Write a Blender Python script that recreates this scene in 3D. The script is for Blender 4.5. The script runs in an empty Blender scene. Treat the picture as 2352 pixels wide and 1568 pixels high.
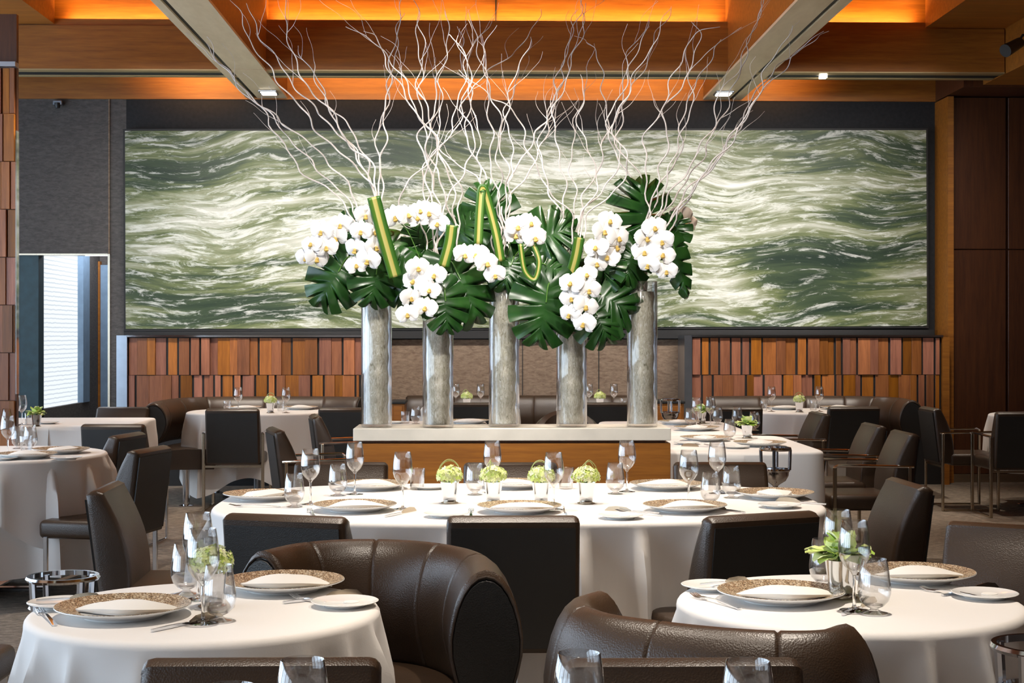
import bpy, bmesh, math, random
from mathutils import Vector, Matrix, Euler, noise as mnoise
PI = math.pi
R = math.radians
C = bpy.context.scene.collection
random.seed(7)

# ------------------------------------------------------------------ camera, world, exposure, big lights
FPX = 3500.0; HOR = 770.0; VPX = 1100.0; CAMH = 1.40
YAW = math.atan((1176 - VPX) / FPX)
cam_d = bpy.data.cameras.new('camera'); cam = bpy.data.objects.new('camera', cam_d); C.objects.link(cam)
cam_d.sensor_width = 36; cam_d.lens = FPX / 2352 * 36
cam_d.shift_y = (HOR - 784) / 2352
cam_d.clip_start = 0.05; cam_d.clip_end = 100
cam.location = (0, 0, CAMH); cam.rotation_euler = (R(90), 0, -YAW)
bpy.context.scene.camera = cam
sc = bpy.context.scene
sc.view_settings.view_transform = 'Standard'; sc.view_settings.look = 'None'
sc.view_settings.exposure = 0.18; sc.view_settings.gamma = 1.0
sc.view_settings.use_curve_mapping = False
w = bpy.data.worlds.new('world'); sc.world = w; w.use_nodes = True
w.node_tree.nodes['Background'].inputs[0].default_value = (0.80, 0.88, 1.0, 1)
w.node_tree.nodes['Background'].inputs[1].default_value = 0.05

FW = Vector((math.sin(YAW), math.cos(YAW), 0)); RT = Vector((math.cos(YAW), -math.sin(YAW), 0)); UP = Vector((0, 0, 1))
def ray(px, py): return FW + RT * ((px - 1176) / FPX) + UP * ((HOR - py) / FPX)
def P(px, py, z):                      # point of the place at height z seen at that pixel
    d = ray(px, py); t = (z - CAMH) / d.z
    return Vector((0, 0, CAMH)) + d * t
def PY(px, py, Y):                     # point of the place at distance Y seen at that pixel
    d = ray(px, py); return Vector((0, 0, CAMH)) + d * (Y / d.y)
def XY(px, Y): return PY(px, HOR, Y).x

def light(kind, name, loc, energy, color, target=None, rot=None, **kw):
    l = bpy.data.lights.new(name, kind); l.energy = energy; l.color = color
    for k, v in kw.items(): setattr(l, k, v)
    o = bpy.data.objects.new(name, l); C.objects.link(o); o.location = loc
    if target is not None: o.rotation_euler = (Vector(target) - Vector(loc)).to_track_quat('-Z', 'Y').to_euler()
    if rot is not None: o.rotation_euler = rot
    return o
WARM = (1.0, 0.89, 0.76); COOL = (0.62, 0.80, 1.0); ORANGE = (1.0, 0.52, 0.17)
# daylight of the tall windows along the left side; plus an added soft fill from behind the camera
light('AREA', 'daylight_left', (-5.9, 4.0, 2.1), 120, COOL, rot=(0, R(-98), 0), shape='RECTANGLE', size=3.2, size_y=10)
light('AREA', 'fill_front', (0.5, -3.6, 2.6), 8, (0.9, 0.93, 1.0), rot=(R(75), 0, 0), shape='RECTANGLE', size=8, size_y=2.5)
# room downlights over the tables
SPOTS = [((-0.60, 3.75), 105), ((0.95, 3.75), 150), ((-0.45, 5.95), 95), ((0.15, 5.9), 95), ((0.85, 5.95), 95), ((-2.6, 8.3), 80), ((-3.0, 10.9), 75),
         ((1.55, 9.1), 110), ((1.3, 10.7), 85), ((-0.35, 10.6), 60), ((-2.0, 12.9), 100), ((2.9, 12.9), 100), ((-0.05, 8.3), 85),
         ((0.0, 13.3), 55), ((1.2, 13.3), 55), ((0.1, 2.2), 50), ((3.6, 10.5), 60), ((4.3, 12.2), 50), ((2.2, 6.6), 40)]
for i, ((x, y), e) in enumerate(SPOTS):
    light('SPOT', 'downlight_beam', (x, y, 3.62), e * 2.0, WARM, target=(x, y, 0), spot_size=R(62), spot_blend=0.7, shadow_soft_size=0.05)
# added spots brightening the flowers, the stone shelf and the booth partitions
for x in (-.75, .1, .95):
    light('SPOT', 'flower_beam', (x, 5.9, 3.6), 190, (1.0, 0.95, 0.87), target=(x * .9, 8.4, 1.75), spot_size=R(50), spot_blend=0.6, shadow_soft_size=0.05)
for x in (-2.8, -1.7, 2.5, 3.7):
    light('SPOT', 'partition_beam', (x, 12.5, 3.6), 60, WARM, target=(x, 14.25, 1.1), spot_size=R(50), spot_blend=0.8, shadow_soft_size=0.05)
# wall washers on the painting, cove strips in the coffers
light('AREA', 'picture_washer', (0.45, 12.1, 3.64), 68, (1.0, 0.97, 0.92), target=(0.45, 14.6, 2.15), shape='RECTANGLE', size=7.2, size_y=0.12, spread=R(75))

# ------------------------------------------------------------------ materials
MATS = {}
def newmat(name):
    m = bpy.data.materials.new(name); m.use_nodes = True
    nt = m.node_tree; b = nt.nodes['Principled BSDF']; MATS[name] = m
    return m, nt, b
def N(nt, t, **kw):
    n = nt.nodes.new(t)
    for k, v in kw.items():
        if k.startswith('_'): setattr(n, k[1:], v)
        else: n.inputs[k.replace('_', ' ')].default_value = v
    return n
def L(nt, a, b): nt.links.new(a, b)
def setb(b, col=None, rough=None, metal=None, **kw):
    if col is not None: b.inputs['Base Color'].default_value = (*col, 1)
    if rough is not None: b.inputs['Roughness'].default_value = rough
    if metal is not None: b.inputs['Metallic'].default_value = metal
    for k, v in kw.items(): b.inputs[k].default_value = v
def ramp(nt, stops, interp='LINEAR'):
    r = nt.nodes.new('ShaderNodeValToRGB'); e = r.color_ramp.elements; r.color_ramp.interpolation = interp
    while len(e) < len(stops): e.new(0.5)
    for i, (p, c) in enumerate(stops): e[i].position = p; e[i].color = (*c, 1)
    return r
def coords(nt, scale=(1, 1, 1), rot=(0, 0, 0), out='Object'):
    tc = nt.nodes.new('ShaderNodeTexCoord'); mp = nt.nodes.new('ShaderNodeMapping')
    mp.inputs['Scale'].default_value = scale; mp.inputs['Rotation'].default_value = rot
    L(nt, tc.outputs[out], mp.inputs['Vector']); return mp.outputs['Vector']
def bump(nt, b, src, strength=0.3, dist=0.01):
    bp = nt.nodes.new('ShaderNodeBump'); bp.inputs['Strength'].default_value = strength; bp.inputs['Distance'].default_value = dist
    L(nt, src, bp.inputs['Height']); L(nt, bp.outputs['Normal'], b.inputs['Normal'])

def plain(name, col, rough=0.5, metal=0.0, nscale=0, var=0.0, bstr=0.0, **kw):
    m, nt, b = newmat(name); setb(b, col, rough, metal, **kw)
    if nscale:
        n = N(nt, 'ShaderNodeTexNoise', Scale=nscale, Detail=5.0); L(nt, coords(nt), n.inputs['Vector'])
        if var:
            r = ramp(nt, [(0.3, tuple(c * (1 - var) for c in col)), (0.7, tuple(min(1, c * (1 + var)) for c in col))])
            L(nt, n.outputs['Fac'], r.inputs['Fac']); L(nt, r.outputs['Color'], b.inputs['Base Color'])
        if bstr: bump(nt, b, n.outputs['Fac'], bstr, 0.004)
    return m

def wood(name, c1, c2, scale=(0.6, 9, 9), rough=0.35, island=0.0):
    m, nt, b = newmat(name); setb(b, c1, rough)
    v = coords(nt, scale)
    n = N(nt, 'ShaderNodeTexNoise', Scale=3.0, Detail=8.0, Roughness=0.62, Distortion=0.3); L(nt, v, n.inputs['Vector'])
    n2 = N(nt, 'ShaderNodeTexNoise', Scale=14.0, Detail=3.0); L(nt, v, n2.inputs['Vector'])
    mx = N(nt, 'ShaderNodeMath', _operation='MULTIPLY_ADD'); L(nt, n2.outputs['Fac'], mx.inputs[0]); mx.inputs[1].default_value = 0.35; L(nt, n.outputs['Fac'], mx.inputs[2])
    r = ramp(nt, [(0.42, c1), (0.88, c2)]); L(nt, mx.outputs[0], r.inputs['Fac'])
    col = r.outputs['Color']
    if island:
        g = N(nt, 'ShaderNodeNewGeometry'); h = N(nt, 'ShaderNodeHueSaturation')
        mr = N(nt, 'ShaderNodeMapRange'); mr.inputs['To Min'].default_value = 1 - island; mr.inputs['To Max'].default_value = 1 + island * 0.75
        L(nt, g.outputs['Random Per Island'], mr.inputs['Value']); L(nt, mr.outputs[0], h.inputs['Value']); L(nt, col, h.inputs['Color'])
        mr2 = N(nt, 'ShaderNodeMapRange'); mr2.inputs['To Min'].default_value = 0.506; mr2.inputs['To Max'].default_value = 0.485
        fr = N(nt, 'ShaderNodeMath', _operation='FRACT'); ml = N(nt, 'ShaderNodeMath', _operation='MULTIPLY'); ml.inputs[1].default_value = 7.3
        L(nt, g.outputs['Random Per Island'], ml.inputs[0]); L(nt, ml.outputs[0], fr.inputs[0]); L(nt, fr.outputs[0], mr2.inputs['Value']); L(nt, mr2.outputs[0], h.inputs['Hue'])
        mr3 = N(nt, 'ShaderNodeMapRange'); mr3.inputs['To Min'].default_value = 1.05; mr3.inputs['To Max'].default_value = 0.78
        L(nt, fr.outputs[0], mr3.inputs['Value']); L(nt, mr3.outputs[0], h.inputs['Saturation'])
        col = h.outputs['Color']
    L(nt, col, b.inputs['Base Color']); bump(nt, b, n2.outputs['Fac'], 0.08, 0.003)
    return m
M_WOOD = wood('cherry_wood', (0.22, 0.072, 0.008), (0.40, 0.145, 0.016), rough=0.5)
M_WOODD = wood('dark_cherry_wood', (0.050, 0.016, 0.007), (0.105, 0.034, 0.011), scale=(9, 9, 0.6), rough=0.4)
M_WOODV = wood('cherry_board', (0.22, 0.066, 0.010), (0.44, 0.145, 0.020), scale=(9, 9, 0.7), island=0.42)
M_BEIGE = wood('pale_soffit', (0.68, 0.54, 0.34), (0.82, 0.68, 0.46), scale=(2, 0.5, 2), rough=0.5)
M_GOLD = plain('pale_gilt_edge', (0.45, 0.33, 0.16), 0.4, 0.3)
M_BLACK = plain('black_gap', (0.012, 0.011, 0.011), 0.6)
M_WALLD = plain('shaded_wall_cloth', (0.014, 0.014, 0.016), 0.85, nscale=30, var=0.25, bstr=0.2)  # upper wall cloth, its dim lighting put into the colour
def wallcloth(name, c1, c2):
    m, nt, b = newmat(name); setb(b, c1, 0.8)
    v = coords(nt, (7, 7, 22), (0, 0.35, 0)); n = N(nt, 'ShaderNodeTexNoise', Scale=2.4, Detail=6.0, Roughness=0.7, Distortion=0.6); L(nt, v, n.inputs['Vector'])
    r = ramp(nt, [(0.35, c1), (0.65, c2)]); L(nt, n.outputs['Fac'], r.inputs['Fac']); L(nt, r.outputs['Color'], b.inputs['Base Color']); bump(nt, b, n.outputs['Fac'], 0.3, 0.01)
    return m
M_WALLT = wallcloth('tan_woven_wall', (0.15, 0.095, 0.060), (0.27, 0.19, 0.13))  # the same cloth in the tone it has where lit, lower wall
M_WALLG = wallcloth('grey_woven_wall', (0.060, 0.053, 0.050), (0.11, 0.098, 0.090))
def leather(name, col, rough=0.38):
    m, nt, b = newmat(name); setb(b, col, rough); b.inputs['Specular IOR Level'].default_value = 0.6
    v = N(nt, 'ShaderNodeTexVoronoi', Scale=260.0); L(nt, coords(nt), v.inputs['Vector'])
    n = N(nt, 'ShaderNodeTexNoise', Scale=5.0, Detail=3.0); L(nt, coords(nt), n.inputs['Vector'])
    r = ramp(nt, [(0.35, tuple(c * 0.82 for c in col)), (0.7, tuple(c * 1.2 for c in col))]); L(nt, n.outputs['Fac'], r.inputs['Fac']); L(nt, r.outputs['Color'], b.inputs['Base Color'])
    bump(nt, b, v.outputs['Distance'], 0.25, 0.002); return m
M_LEATHER = leather('brown_leather', (0.040, 0.022, 0.0115))
M_LEATHERD = leather('shaded_leather', (0.009, 0.0085, 0.008), 0.5)  # brown leather with the shade of chair backs in its colour; also end caps
M_PIPING = plain('leather_piping', (0.035, 0.022, 0.015), 0.4, nscale=80, var=0.1)
M_CHROME = plain('chrome', (0.72, 0.74, 0.78), 0.10, 1.0, nscale=9, var=0.03)
M_STEEL = plain('brushed_steel', (0.42, 0.47, 0.54), 0.28, 1.0, nscale=9, var=0.06)
M_BRONZE = plain('champagne_metal', (0.50, 0.43, 0.33), 0.25, 1.0, nscale=9, var=0.05)
def linen(name, col):
    m, nt, b = newmat(name); setb(b, col, 0.9); b.inputs['Sheen Weight'].default_value = 0.1
    n = N(nt, 'ShaderNodeTexNoise', Scale=3.0, Detail=6.0, Roughness=0.6); L(nt, coords(nt), n.inputs['Vector'])
    wv = N(nt, 'ShaderNodeTexNoise', Scale=420.0, Detail=2.0); L(nt, coords(nt), wv.inputs['Vector'])
    a = N(nt, 'ShaderNodeMath', _operation='MULTIPLY_ADD'); L(nt, wv.outputs['Fac'], a.inputs[0]); a.inputs[1].default_value = 0.06; L(nt, n.outputs['Fac'], a.inputs[2])
    bump(nt, b, a.outputs[0], 0.25, 0.012); return m
M_LINEN = linen('white_linen', (0.83, 0.80, 0.77))
M_NAPKIN = linen('napkin_linen', (0.86, 0.84, 0.80))
M_CHINA = plain('white_china', (0.85, 0.85, 0.84), 0.12, nscale=4, var=0.01)
def glitter():
    m, nt, b = newmat('bronze_speckle'); setb(b, (0.3, 0.2, 0.1), 0.38, 0.5)
    v = N(nt, 'ShaderNodeTexVoronoi', Scale=380.0); L(nt, coords(nt), v.inputs['Vector'])
    r = ramp(nt, [(0.0, (0.10, 0.06, 0.03)), (0.35, (0.34, 0.22, 0.12)), (0.65, (0.68, 0.50, 0.30)), (0.9, (1.0, 0.92, 0.75))])
    sp = N(nt, 'ShaderNodeSeparateColor'); L(nt, v.outputs['Color'], sp.inputs[0]); L(nt, sp.outputs[0], r.inputs['Fac']); L(nt, r.outputs['Color'], b.inputs['Base Color'])
    bump(nt, b, sp.outputs[1], 0.8, 0.004); return m
M_GLITTER = glitter()
def glass(name, col=(1, 1, 1), ior=1.45, base=0.11):
    # thin drinking glass: clear body, mirror-like at grazing angles
    m, nt, b = newmat(name); nt.nodes.remove(b); out = nt.nodes['Material Output']
    tr = N(nt, 'ShaderNodeBsdfTransparent'); tr.inputs[0].default_value = (*col, 1); gl = N(nt, 'ShaderNodeBsdfGlossy'); gl.inputs['Roughness'].default_value = 0.07
    lw = N(nt, 'ShaderNodeLayerWeight'); lw.inputs['Blend'].default_value = 0.5
    pw = N(nt, 'ShaderNodeMath', _operation='POWER'); pw.inputs[1].default_value = 2.0; L(nt, lw.outputs['Facing'], pw.inputs[0])
    ad = N(nt, 'ShaderNodeMath', _operation='MULTIPLY_ADD'); ad.use_clamp = True; ad.inputs[1].default_value = 0.95; ad.inputs[2].default_value = base; L(nt, pw.outputs[0], ad.inputs[0])
    n = N(nt, 'ShaderNodeTexNoise', Scale=6.0); L(nt, coords(nt), n.inputs['Vector']); bp = N(nt, 'ShaderNodeBump', Strength=0.05, Distance=0.003); L(nt, n.outputs['Fac'], bp.inputs['Height']); L(nt, bp.outputs[0], gl.inputs['Normal'])
    mx = N(nt, 'ShaderNodeMixShader'); L(nt, ad.outputs[0], mx.inputs[0]); L(nt, tr.outputs[0], mx.inputs[1]); L(nt, gl.outputs[0], mx.inputs[2]); L(nt, mx.outputs[0], out.inputs[0])
    return m
def solidglass():
    m, nt, b = newmat('solid_glass'); setb(b, (1, 1, 1), 0.0); b.inputs['Transmission Weight'].default_value = 1.0; b.inputs['IOR'].default_value = 1.45
    n = N(nt, 'ShaderNodeTexNoise', Scale=8.0); L(nt, coords(nt), n.inputs['Vector']); bump(nt, b, n.outputs['Fac'], 0.05, 0.002); return m
M_SGLASS = solidglass()
M_GLASS = glass('clear_glass'); M_VGLASS = glass('vase_glass', (0.985, 0.99, 1.0), 1.5, 0.10)
def fill():
    m, nt, b = newmat('vase_filling'); setb(b, (0.5, 0.47, 0.38), 0.35)
    v = coords(nt, (16, 16, 5)); n = N(nt, 'ShaderNodeTexNoise', Scale=3.0, Detail=10.0, Roughness=0.75, Distortion=2.5); L(nt, v, n.inputs['Vector'])
    r = ramp(nt, [(0.34, (0.24, 0.21, 0.13)), (0.44, (0.62, 0.57, 0.42)), (0.54, (0.82, 0.77, 0.62)), (0.64, (1.0, 0.99, 0.95))]); L(nt, n.outputs['Fac'], r.inputs['Fac']); L(nt, r.outputs['Color'], b.inputs['Base Color'])
    b.inputs['Alpha'].default_value = 0.93; bump(nt, b, n.outputs['Fac'], 0.6, 0.01); return m
M_FILL = fill()
M_STONE = plain('cream_stone', (0.80, 0.74, 0.64), 0.35, nscale=6, var=0.08)
def island_mat(name, stops, rough=0.5, trans=0.0, **kw):
    m, nt, b = newmat(name); setb(b, stops[0][1], rough, **kw)
    g = N(nt, 'ShaderNodeNewGeometry'); r = ramp(nt, stops); L(nt, g.outputs['Random Per Island'], r.inputs['Fac']); L(nt, r.outputs['Color'], b.inputs['Base Color'])
    return m
M_HYD = island_mat('hydrangea_petals', [(0.0, (0.50, 0.66, 0.10)), (0.4, (0.76, 0.86, 0.32)), (1.0, (0.94, 0.95, 0.74))], 0.6)
M_LEAFY = island_mat('pale_green_leaves', [(0.0, (0.34, 0.54, 0.07)), (0.5, (0.66, 0.78, 0.26)), (1.0, (0.90, 0.93, 0.64))], 0.5)
M_GRASS = plain('grass_blade', (0.45, 0.50, 0.20), 0.5, nscale=20, var=0.2)
def leafmat(name, c1, c2):
    m, nt, b = newmat(name); setb(b, c1, 0.28)
    n = N(nt, 'ShaderNodeTexNoise', Scale=9.0, Detail=4.0); L(nt, coords(nt), n.inputs['Vector'])
    r = ramp(nt, [(0.3, c1), (0.75, c2)]); L(nt, n.outputs['Fac'], r.inputs['Fac']); L(nt, r.outputs['Color'], b.inputs['Base Color']); bump(nt, b, n.outputs['Fac'], 0.15, 0.01); return m
M_MONST = leafmat('monstera_leaf', (0.008, 0.038, 0.008), (0.024, 0.095, 0.014))
M_STALK = leafmat('green_stalk', (0.06, 0.16, 0.02), (0.12, 0.25, 0.05))
def stripe():
    m, nt, b = newmat('striped_blade'); setb(b, (0.2, 0.4, 0.05), 0.35)
    tc = nt.nodes.new('ShaderNodeUVMap'); sp = N(nt, 'ShaderNodeSeparateXYZ'); L(nt, tc.outputs[0], sp.inputs[0])
    r = ramp(nt, [(0.0, (0.02, 0.10, 0.01)), (0.30, (0.06, 0.17, 0.015)), (0.36, (0.50, 0.42, 0.10)), (0.62, (0.58, 0.52, 0.18)), (0.68, (0.10, 0.22, 0.02)), (1.0, (0.02, 0.10, 0.01))])
    L(nt, sp.outputs[0], r.inputs['Fac']); L(nt, r.outputs['Color'], b.inputs['Base Color']); return m
M_STRIPE = stripe()
M_PETAL = plain('orchid_petal', (0.93, 0.92, 0.92), 0.55, nscale=30, var=0.04)
M_PETALB = plain('shaded_petal', (0.50, 0.40, 0.32), 0.6, nscale=30, var=0.06)  # white petals turned away from the light, shade painted in as tan
M_LIP = plain('orchid_lip', (0.75, 0.50, 0.12), 0.5, nscale=60, var=0.3)
M_BARK = plain('pale_willow_bark', (0.78, 0.70, 0.66), 0.6, nscale=14, var=0.22)
def carpet():
    m, nt, b = newmat('carpet_weave'); setb(b, (0.2, 0.16, 0.12), 0.95)
    n = N(nt, 'ShaderNodeTexNoise', Scale=5.0, Detail=10.0, Roughness=0.75, Distortion=0.4); L(nt, coords(nt, (3, 9, 1)), n.inputs['Vector'])
    r = ramp(nt, [(0.36, (0.10, 0.08, 0.062)), (0.52, (0.23, 0.185, 0.14)), (0.66, (0.40, 0.33, 0.26))]); L(nt, n.outputs['Fac'], r.inputs['Fac']); L(nt, r.outputs['Color'], b.inputs['Base Color'])
    bump(nt, b, n.outputs['Fac'], 0.5, 0.01); return m
M_CARPET = carpet()
def emit(name, col, s, noisy=False):
    m, nt, b = newmat(name); setb(b, (0.8, 0.8, 0.8), 0.5); b.inputs['Emission Color'].default_value = (*col, 1); b.inputs['Emission Strength'].default_value = s
    if noisy:
        setb(b, (0.1, 0.1, 0.1), 0.6)
        n = N(nt, 'ShaderNodeTexWave', _bands_direction='Z', Scale=7.0, Distortion=1.2, Detail=2.0, Detail_Scale=1.5); L(nt, coords(nt), n.inputs['Vector'])
        r = ramp(nt, [(0.0, tuple(c * 0.66 for c in col)), (0.35, col)]); L(nt, n.outputs['Fac'], r.inputs['Fac']); L(nt, r.outputs['Color'], b.inputs['Emission Color'])
    return m
M_BLIND = emit('backlit_blind', (0.84, 0.92, 1.0), 0.95, True)
M_LAMP = emit('lamp_glow', (1.0, 0.90, 0.72), 14)
M_DAY = emit('daylight_pane', (0.66, 0.82, 1.0), 3.6)
M_PLASTIC = plain('black_plastic', (0.015, 0.015, 0.017), 0.4, nscale=20, var=0.1)

def sea():
    m, nt, b = newmat('painted_sea'); setb(b, (0.3, 0.35, 0.25), 0.42)
    b.inputs['Specular IOR Level'].default_value = 0.25
    tc = nt.nodes.new('ShaderNodeTexCoord'); obc = tc.outputs['Object']
    def math_(op, a, bb=None, c=None):
        n = N(nt, 'ShaderNodeMath', _operation=op)
        for i, v in enumerate((a, bb, c)):
            if v is None: continue
            if isinstance(v, (int, float)): n.inputs[i].default_value = v
            else: L(nt, v, n.inputs[i])
        return n.outputs[0]
    # large swell warp
    wn = N(nt, 'ShaderNodeTexNoise', Scale=0.42, Detail=2.0); L(nt, obc, wn.inputs['Vector'])
    sep = N(nt, 'ShaderNodeSeparateXYZ'); L(nt, obc, sep.inputs[0])
    swell = math_('MULTIPLY', math_('SINE', math_('MULTIPLY_ADD', sep.outputs[0], 1.05, 0.4)), 0.12)
    zz = math_('ADD', math_('MULTIPLY_ADD', wn.outputs['Fac'], 1.0, sep.outputs[2]), swell)
    cb = N(nt, 'ShaderNodeCombineXYZ'); L(nt, math_('MULTIPLY', sep.outputs[0], 0.27), cb.inputs[0]); L(nt, math_('MULTIPLY', zz, 3.1), cb.inputs[2])
    n1 = N(nt, 'ShaderNodeTexNoise', Scale=1.7, Detail=14.0, Roughness=0.66, Distortion=0.45); L(nt, cb.outputs[0], n1.inputs['Vector'])
    cb2 = N(nt, 'ShaderNodeCombineXYZ'); L(nt, math_('MULTIPLY', sep.outputs[0], 0.55), cb2.inputs[0]); L(nt, math_('MULTIPLY', zz, 3.6), cb2.inputs[2])
    n2 = N(nt, 'ShaderNodeTexNoise', Scale=5.5, Detail=14.0, Roughness=0.76, Distortion=0.7); L(nt, cb2.outputs[0], n2.inputs['Vector'])
    # broad light and dark passages of the painting
    def blob(x, z, rx, rz, amp):
        dx = math_('DIVIDE', math_('SUBTRACT', sep.outputs[0], x), rx); dz = math_('DIVIDE', math_('SUBTRACT', sep.outputs[2], z), rz)
        q = math_('ADD', math_('MULTIPLY', dx, dx), math_('MULTIPLY', dz, dz))
        return math_('MULTIPLY', math_('POWER', 2.718, math_('MULTIPLY', q, -1.0)), amp)
    tot = None
    for bl in [(-3.4, .5, .7, .3, -.14), (-3.0, -.7, .9, .25, -.08), (-2.6, .1, 1.1, .3, .10), (-1.3, .75, 1.0, .2, -.16), (-0.2, .45, .9, .14, .10), (.4, .62, .6, .14, .17),
               (.2, .35, .35, .16, -.10), (1.7, .45, 1.0, .35, .10), (2.1, .25, .5, .18, .09), (3.2, .62, .9, .12, -.12), (3.2, .15, .9, .15, -.08), (2.4, -.35, .8, .22, -.14), (1.9, -.5, .4, .3, .16),
               (3.1, -.55, .8, .35, -.14), (.6, -.1, .8, .3, .08), (-1.2, -.5, .8, .4, .04), (0, -.85, .9, .15, -.12)]:
        v = blob(*bl); tot = v if tot is None else math_('ADD', tot, v)
    f = math_('ADD', math_('MULTIPLY_ADD', n1.outputs['Fac'], 1.1, -0.07), tot)
    r = ramp(nt, [(0.24, (0.018, 0.034, 0.022)), (0.39, (0.050, 0.075, 0.038)), (0.47, (0.13, 0.155, 0.065)), (0.55, (0.27, 0.285, 0.18)), (0.63, (0.50, 0.50, 0.42)), (0.74, (0.80, 0.79, 0.74))])
    L(nt, f, r.inputs['Fac'])
    rf = ramp(nt, [(0.50, (0, 0, 0)), (0.585, (0.8, 0.8, 0.8)), (0.68, (1, 1, 1))]); L(nt, math_('ADD', n2.outputs['Fac'], math_('MULTIPLY', tot, 0.35)), rf.inputs['Fac'])
    mx = N(nt, 'ShaderNodeMix', _data_type='RGBA'); L(nt, math_('MULTIPLY', rf.outputs['Color'], 0.75), mx.inputs[0]); L(nt, r.outputs['Color'], mx.inputs[6]); mx.inputs[7].default_value = (0.80, 0.80, 0.75, 1)
    L(nt, mx.outputs[2], b.inputs['Base Color'])
    return m
M_SEA = sea()

# ------------------------------------------------------------------ mesh helpers
class MB:
    def __init__(s): s.bm = bmesh.new()
    def box(s, x0, x1, y0, y1, z0, z1, bev=0.0, seg=2, mat=None):
        t = bmesh.new(); bmesh.ops.create_cube(t, size=1)
        for v in t.verts: v.co = Vector(((x0 + x1) / 2 + v.co.x * (x1 - x0), (y0 + y1) / 2 + v.co.y * (y1 - y0), (z0 + z1) / 2 + v.co.z * (z1 - z0)))
        if bev: bmesh.ops.bevel(t, geom=t.edges[:] + t.verts[:], offset=bev, segments=seg, profile=0.5, affect='EDGES')
        s.merge(t, mat); return s
    def merge(s, t, mat=None):
        mp = {}
        for v in t.verts: mp[v] = s.bm.verts.new(mat @ v.co if mat else v.co)
        for f in t.faces:
            try: s.bm.faces.new([mp[v] for v in f.verts])
            except ValueError: pass
        t.free()
    def lathe(s, prof, n=32, c=(0, 0, 0), sx=1, sy=1):
        rings = []
        for (r, z) in prof:
            if r < 1e-5: rings.append([s.bm.verts.new((c[0], c[1], c[2] + z))])
            else: rings.append([s.bm.verts.new((c[0] + sx * r * math.cos(2 * PI * i / n), c[1] + sy * r * math.sin(2 * PI * i / n), c[2] + z)) for i in range(n)])
        for a, b in zip(rings, rings[1:]):
            for i in range(n):
                j = (i + 1) % n
                if len(a) == 1 and len(b) == 1: continue
                if len(a) == 1: s.bm.faces.new((a[0], b[j], b[i]))
                elif len(b) == 1: s.bm.faces.new((a[i], a[j], b[0]))
                else: s.bm.faces.new((a[i], a[j], b[j], b[i]))
        return s
    def tube(s, pts, rad, n=8, cap=True, closed=False, flat=None):
        pts = [Vector(p) for p in pts]; m = len(pts)
        rads = rad if isinstance(rad, (list, tuple)) else [rad] * m
        rings = []; prev = None
        for i, p in enumerate(pts):
            if closed: t = pts[(i + 1) % m] - pts[i - 1]
            else: t = pts[min(i + 1, m - 1)] - pts[max(i - 1, 0)]
            if t.length < 1e-9: t = Vector((0, 0, 1))
            t.normalize()
            if prev is None:
                a = Vector((0, 0, 1)) if abs(t.z) < 0.9 else Vector((1, 0, 0)); u = t.cross(a).normalized()
            else:
                u = prev - t * prev.dot(t); u = u.normalized() if u.length > 1e-6 else t.orthogonal().normalized()
            prev = u; v = t.cross(u)
            k = flat or (1, 1)
            rings.append([s.bm.verts.new(p + (u * math.cos(2 * PI * j / n) * k[0] + v * math.sin(2 * PI * j / n) * k[1]) * rads[i]) for j in range(n)])
        rr = list(zip(rings, rings[1:])) + ([(rings[-1], rings[0])] if closed else [])
        for a, b in rr:
            for j in range(n): s.bm.faces.new((a[j], a[(j + 1) % n], b[(j + 1) % n], b[j]))
        if cap and not closed: s.bm.faces.new(rings[0][::-1]); s.bm.faces.new(rings[-1])
        return s
    def sweep(s, sections, cap=True, closed=True):      # list of point rings
        rings = [[s.bm.verts.new(p) for p in sec] for sec in sections]; n = len(rings[0])
        for a, b in zip(rings, rings[1:]):
            for j in range(n if closed else n - 1): s.bm.faces.new((a[j], a[(j + 1) % n], b[(j + 1) % n], b[j]))
        if cap: s.bm.faces.new(rings[0][::-1]); s.bm.faces.new(rings[-1])
        return s
    def quad(s, *pts):
        s.bm.faces.new([s.bm.verts.new(Vector(p)) for p in pts]); return s
    def build(s, name, mat, parent=None, smooth=True, fixn=True, angle=40):
        if fixn: bmesh.ops.recalc_face_normals(s.bm, faces=s.bm.faces)
        me = bpy.data.meshes.new(name); s.bm.to_mesh(me); s.bm.free(); me.materials.append(mat)
        if smooth:
            for p in me.polygons: p.use_smooth = True
            try: me.set_sharp_from_angle(angle=R(angle))
            except Exception: pass
        o = bpy.data.objects.new(name, me); C.objects.link(o)
        if parent: o.parent = parent
        return o
def tag(o, label, cat, group=None):
    o['label'] = label; o['category'] = cat
    if group: o['group'] = group
    return o
def thing(name, label='', cat='', loc=(0, 0, 0), rz=0, group=None):
    o = bpy.data.objects.new(name, None); C.objects.link(o); o.location = loc; o.rotation_euler = (0, 0, rz); o.empty_display_size = 0.1
    return tag(o, label, cat, group)
def struct(name, mb, mat, **kw):
    o = mb.build(name, mat, **kw); o['kind'] = 'structure'; return o
def copy_tree(o, parent=None):
    c = o.copy(); C.objects.link(c)
    if parent: c.parent = parent
    for ch in list(o.children): copy_tree(ch, c)
    return c
PROTO = {}
def place(kind, loc, rz, label, group=None, scale=None, rot=None):
    name, cat, fn = KINDS[kind]
    if kind not in PROTO:
        o = fn(name); PROTO[kind] = o
    else:
        o = copy_tree(PROTO[kind])
    o.location = loc; o.rotation_euler = rot if rot else (0, 0, rz)
    o.scale = (scale or 1.0,) * 3
    if 'group' in o.keys(): del o['group']
    return tag(o, label, cat, group)

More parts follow.
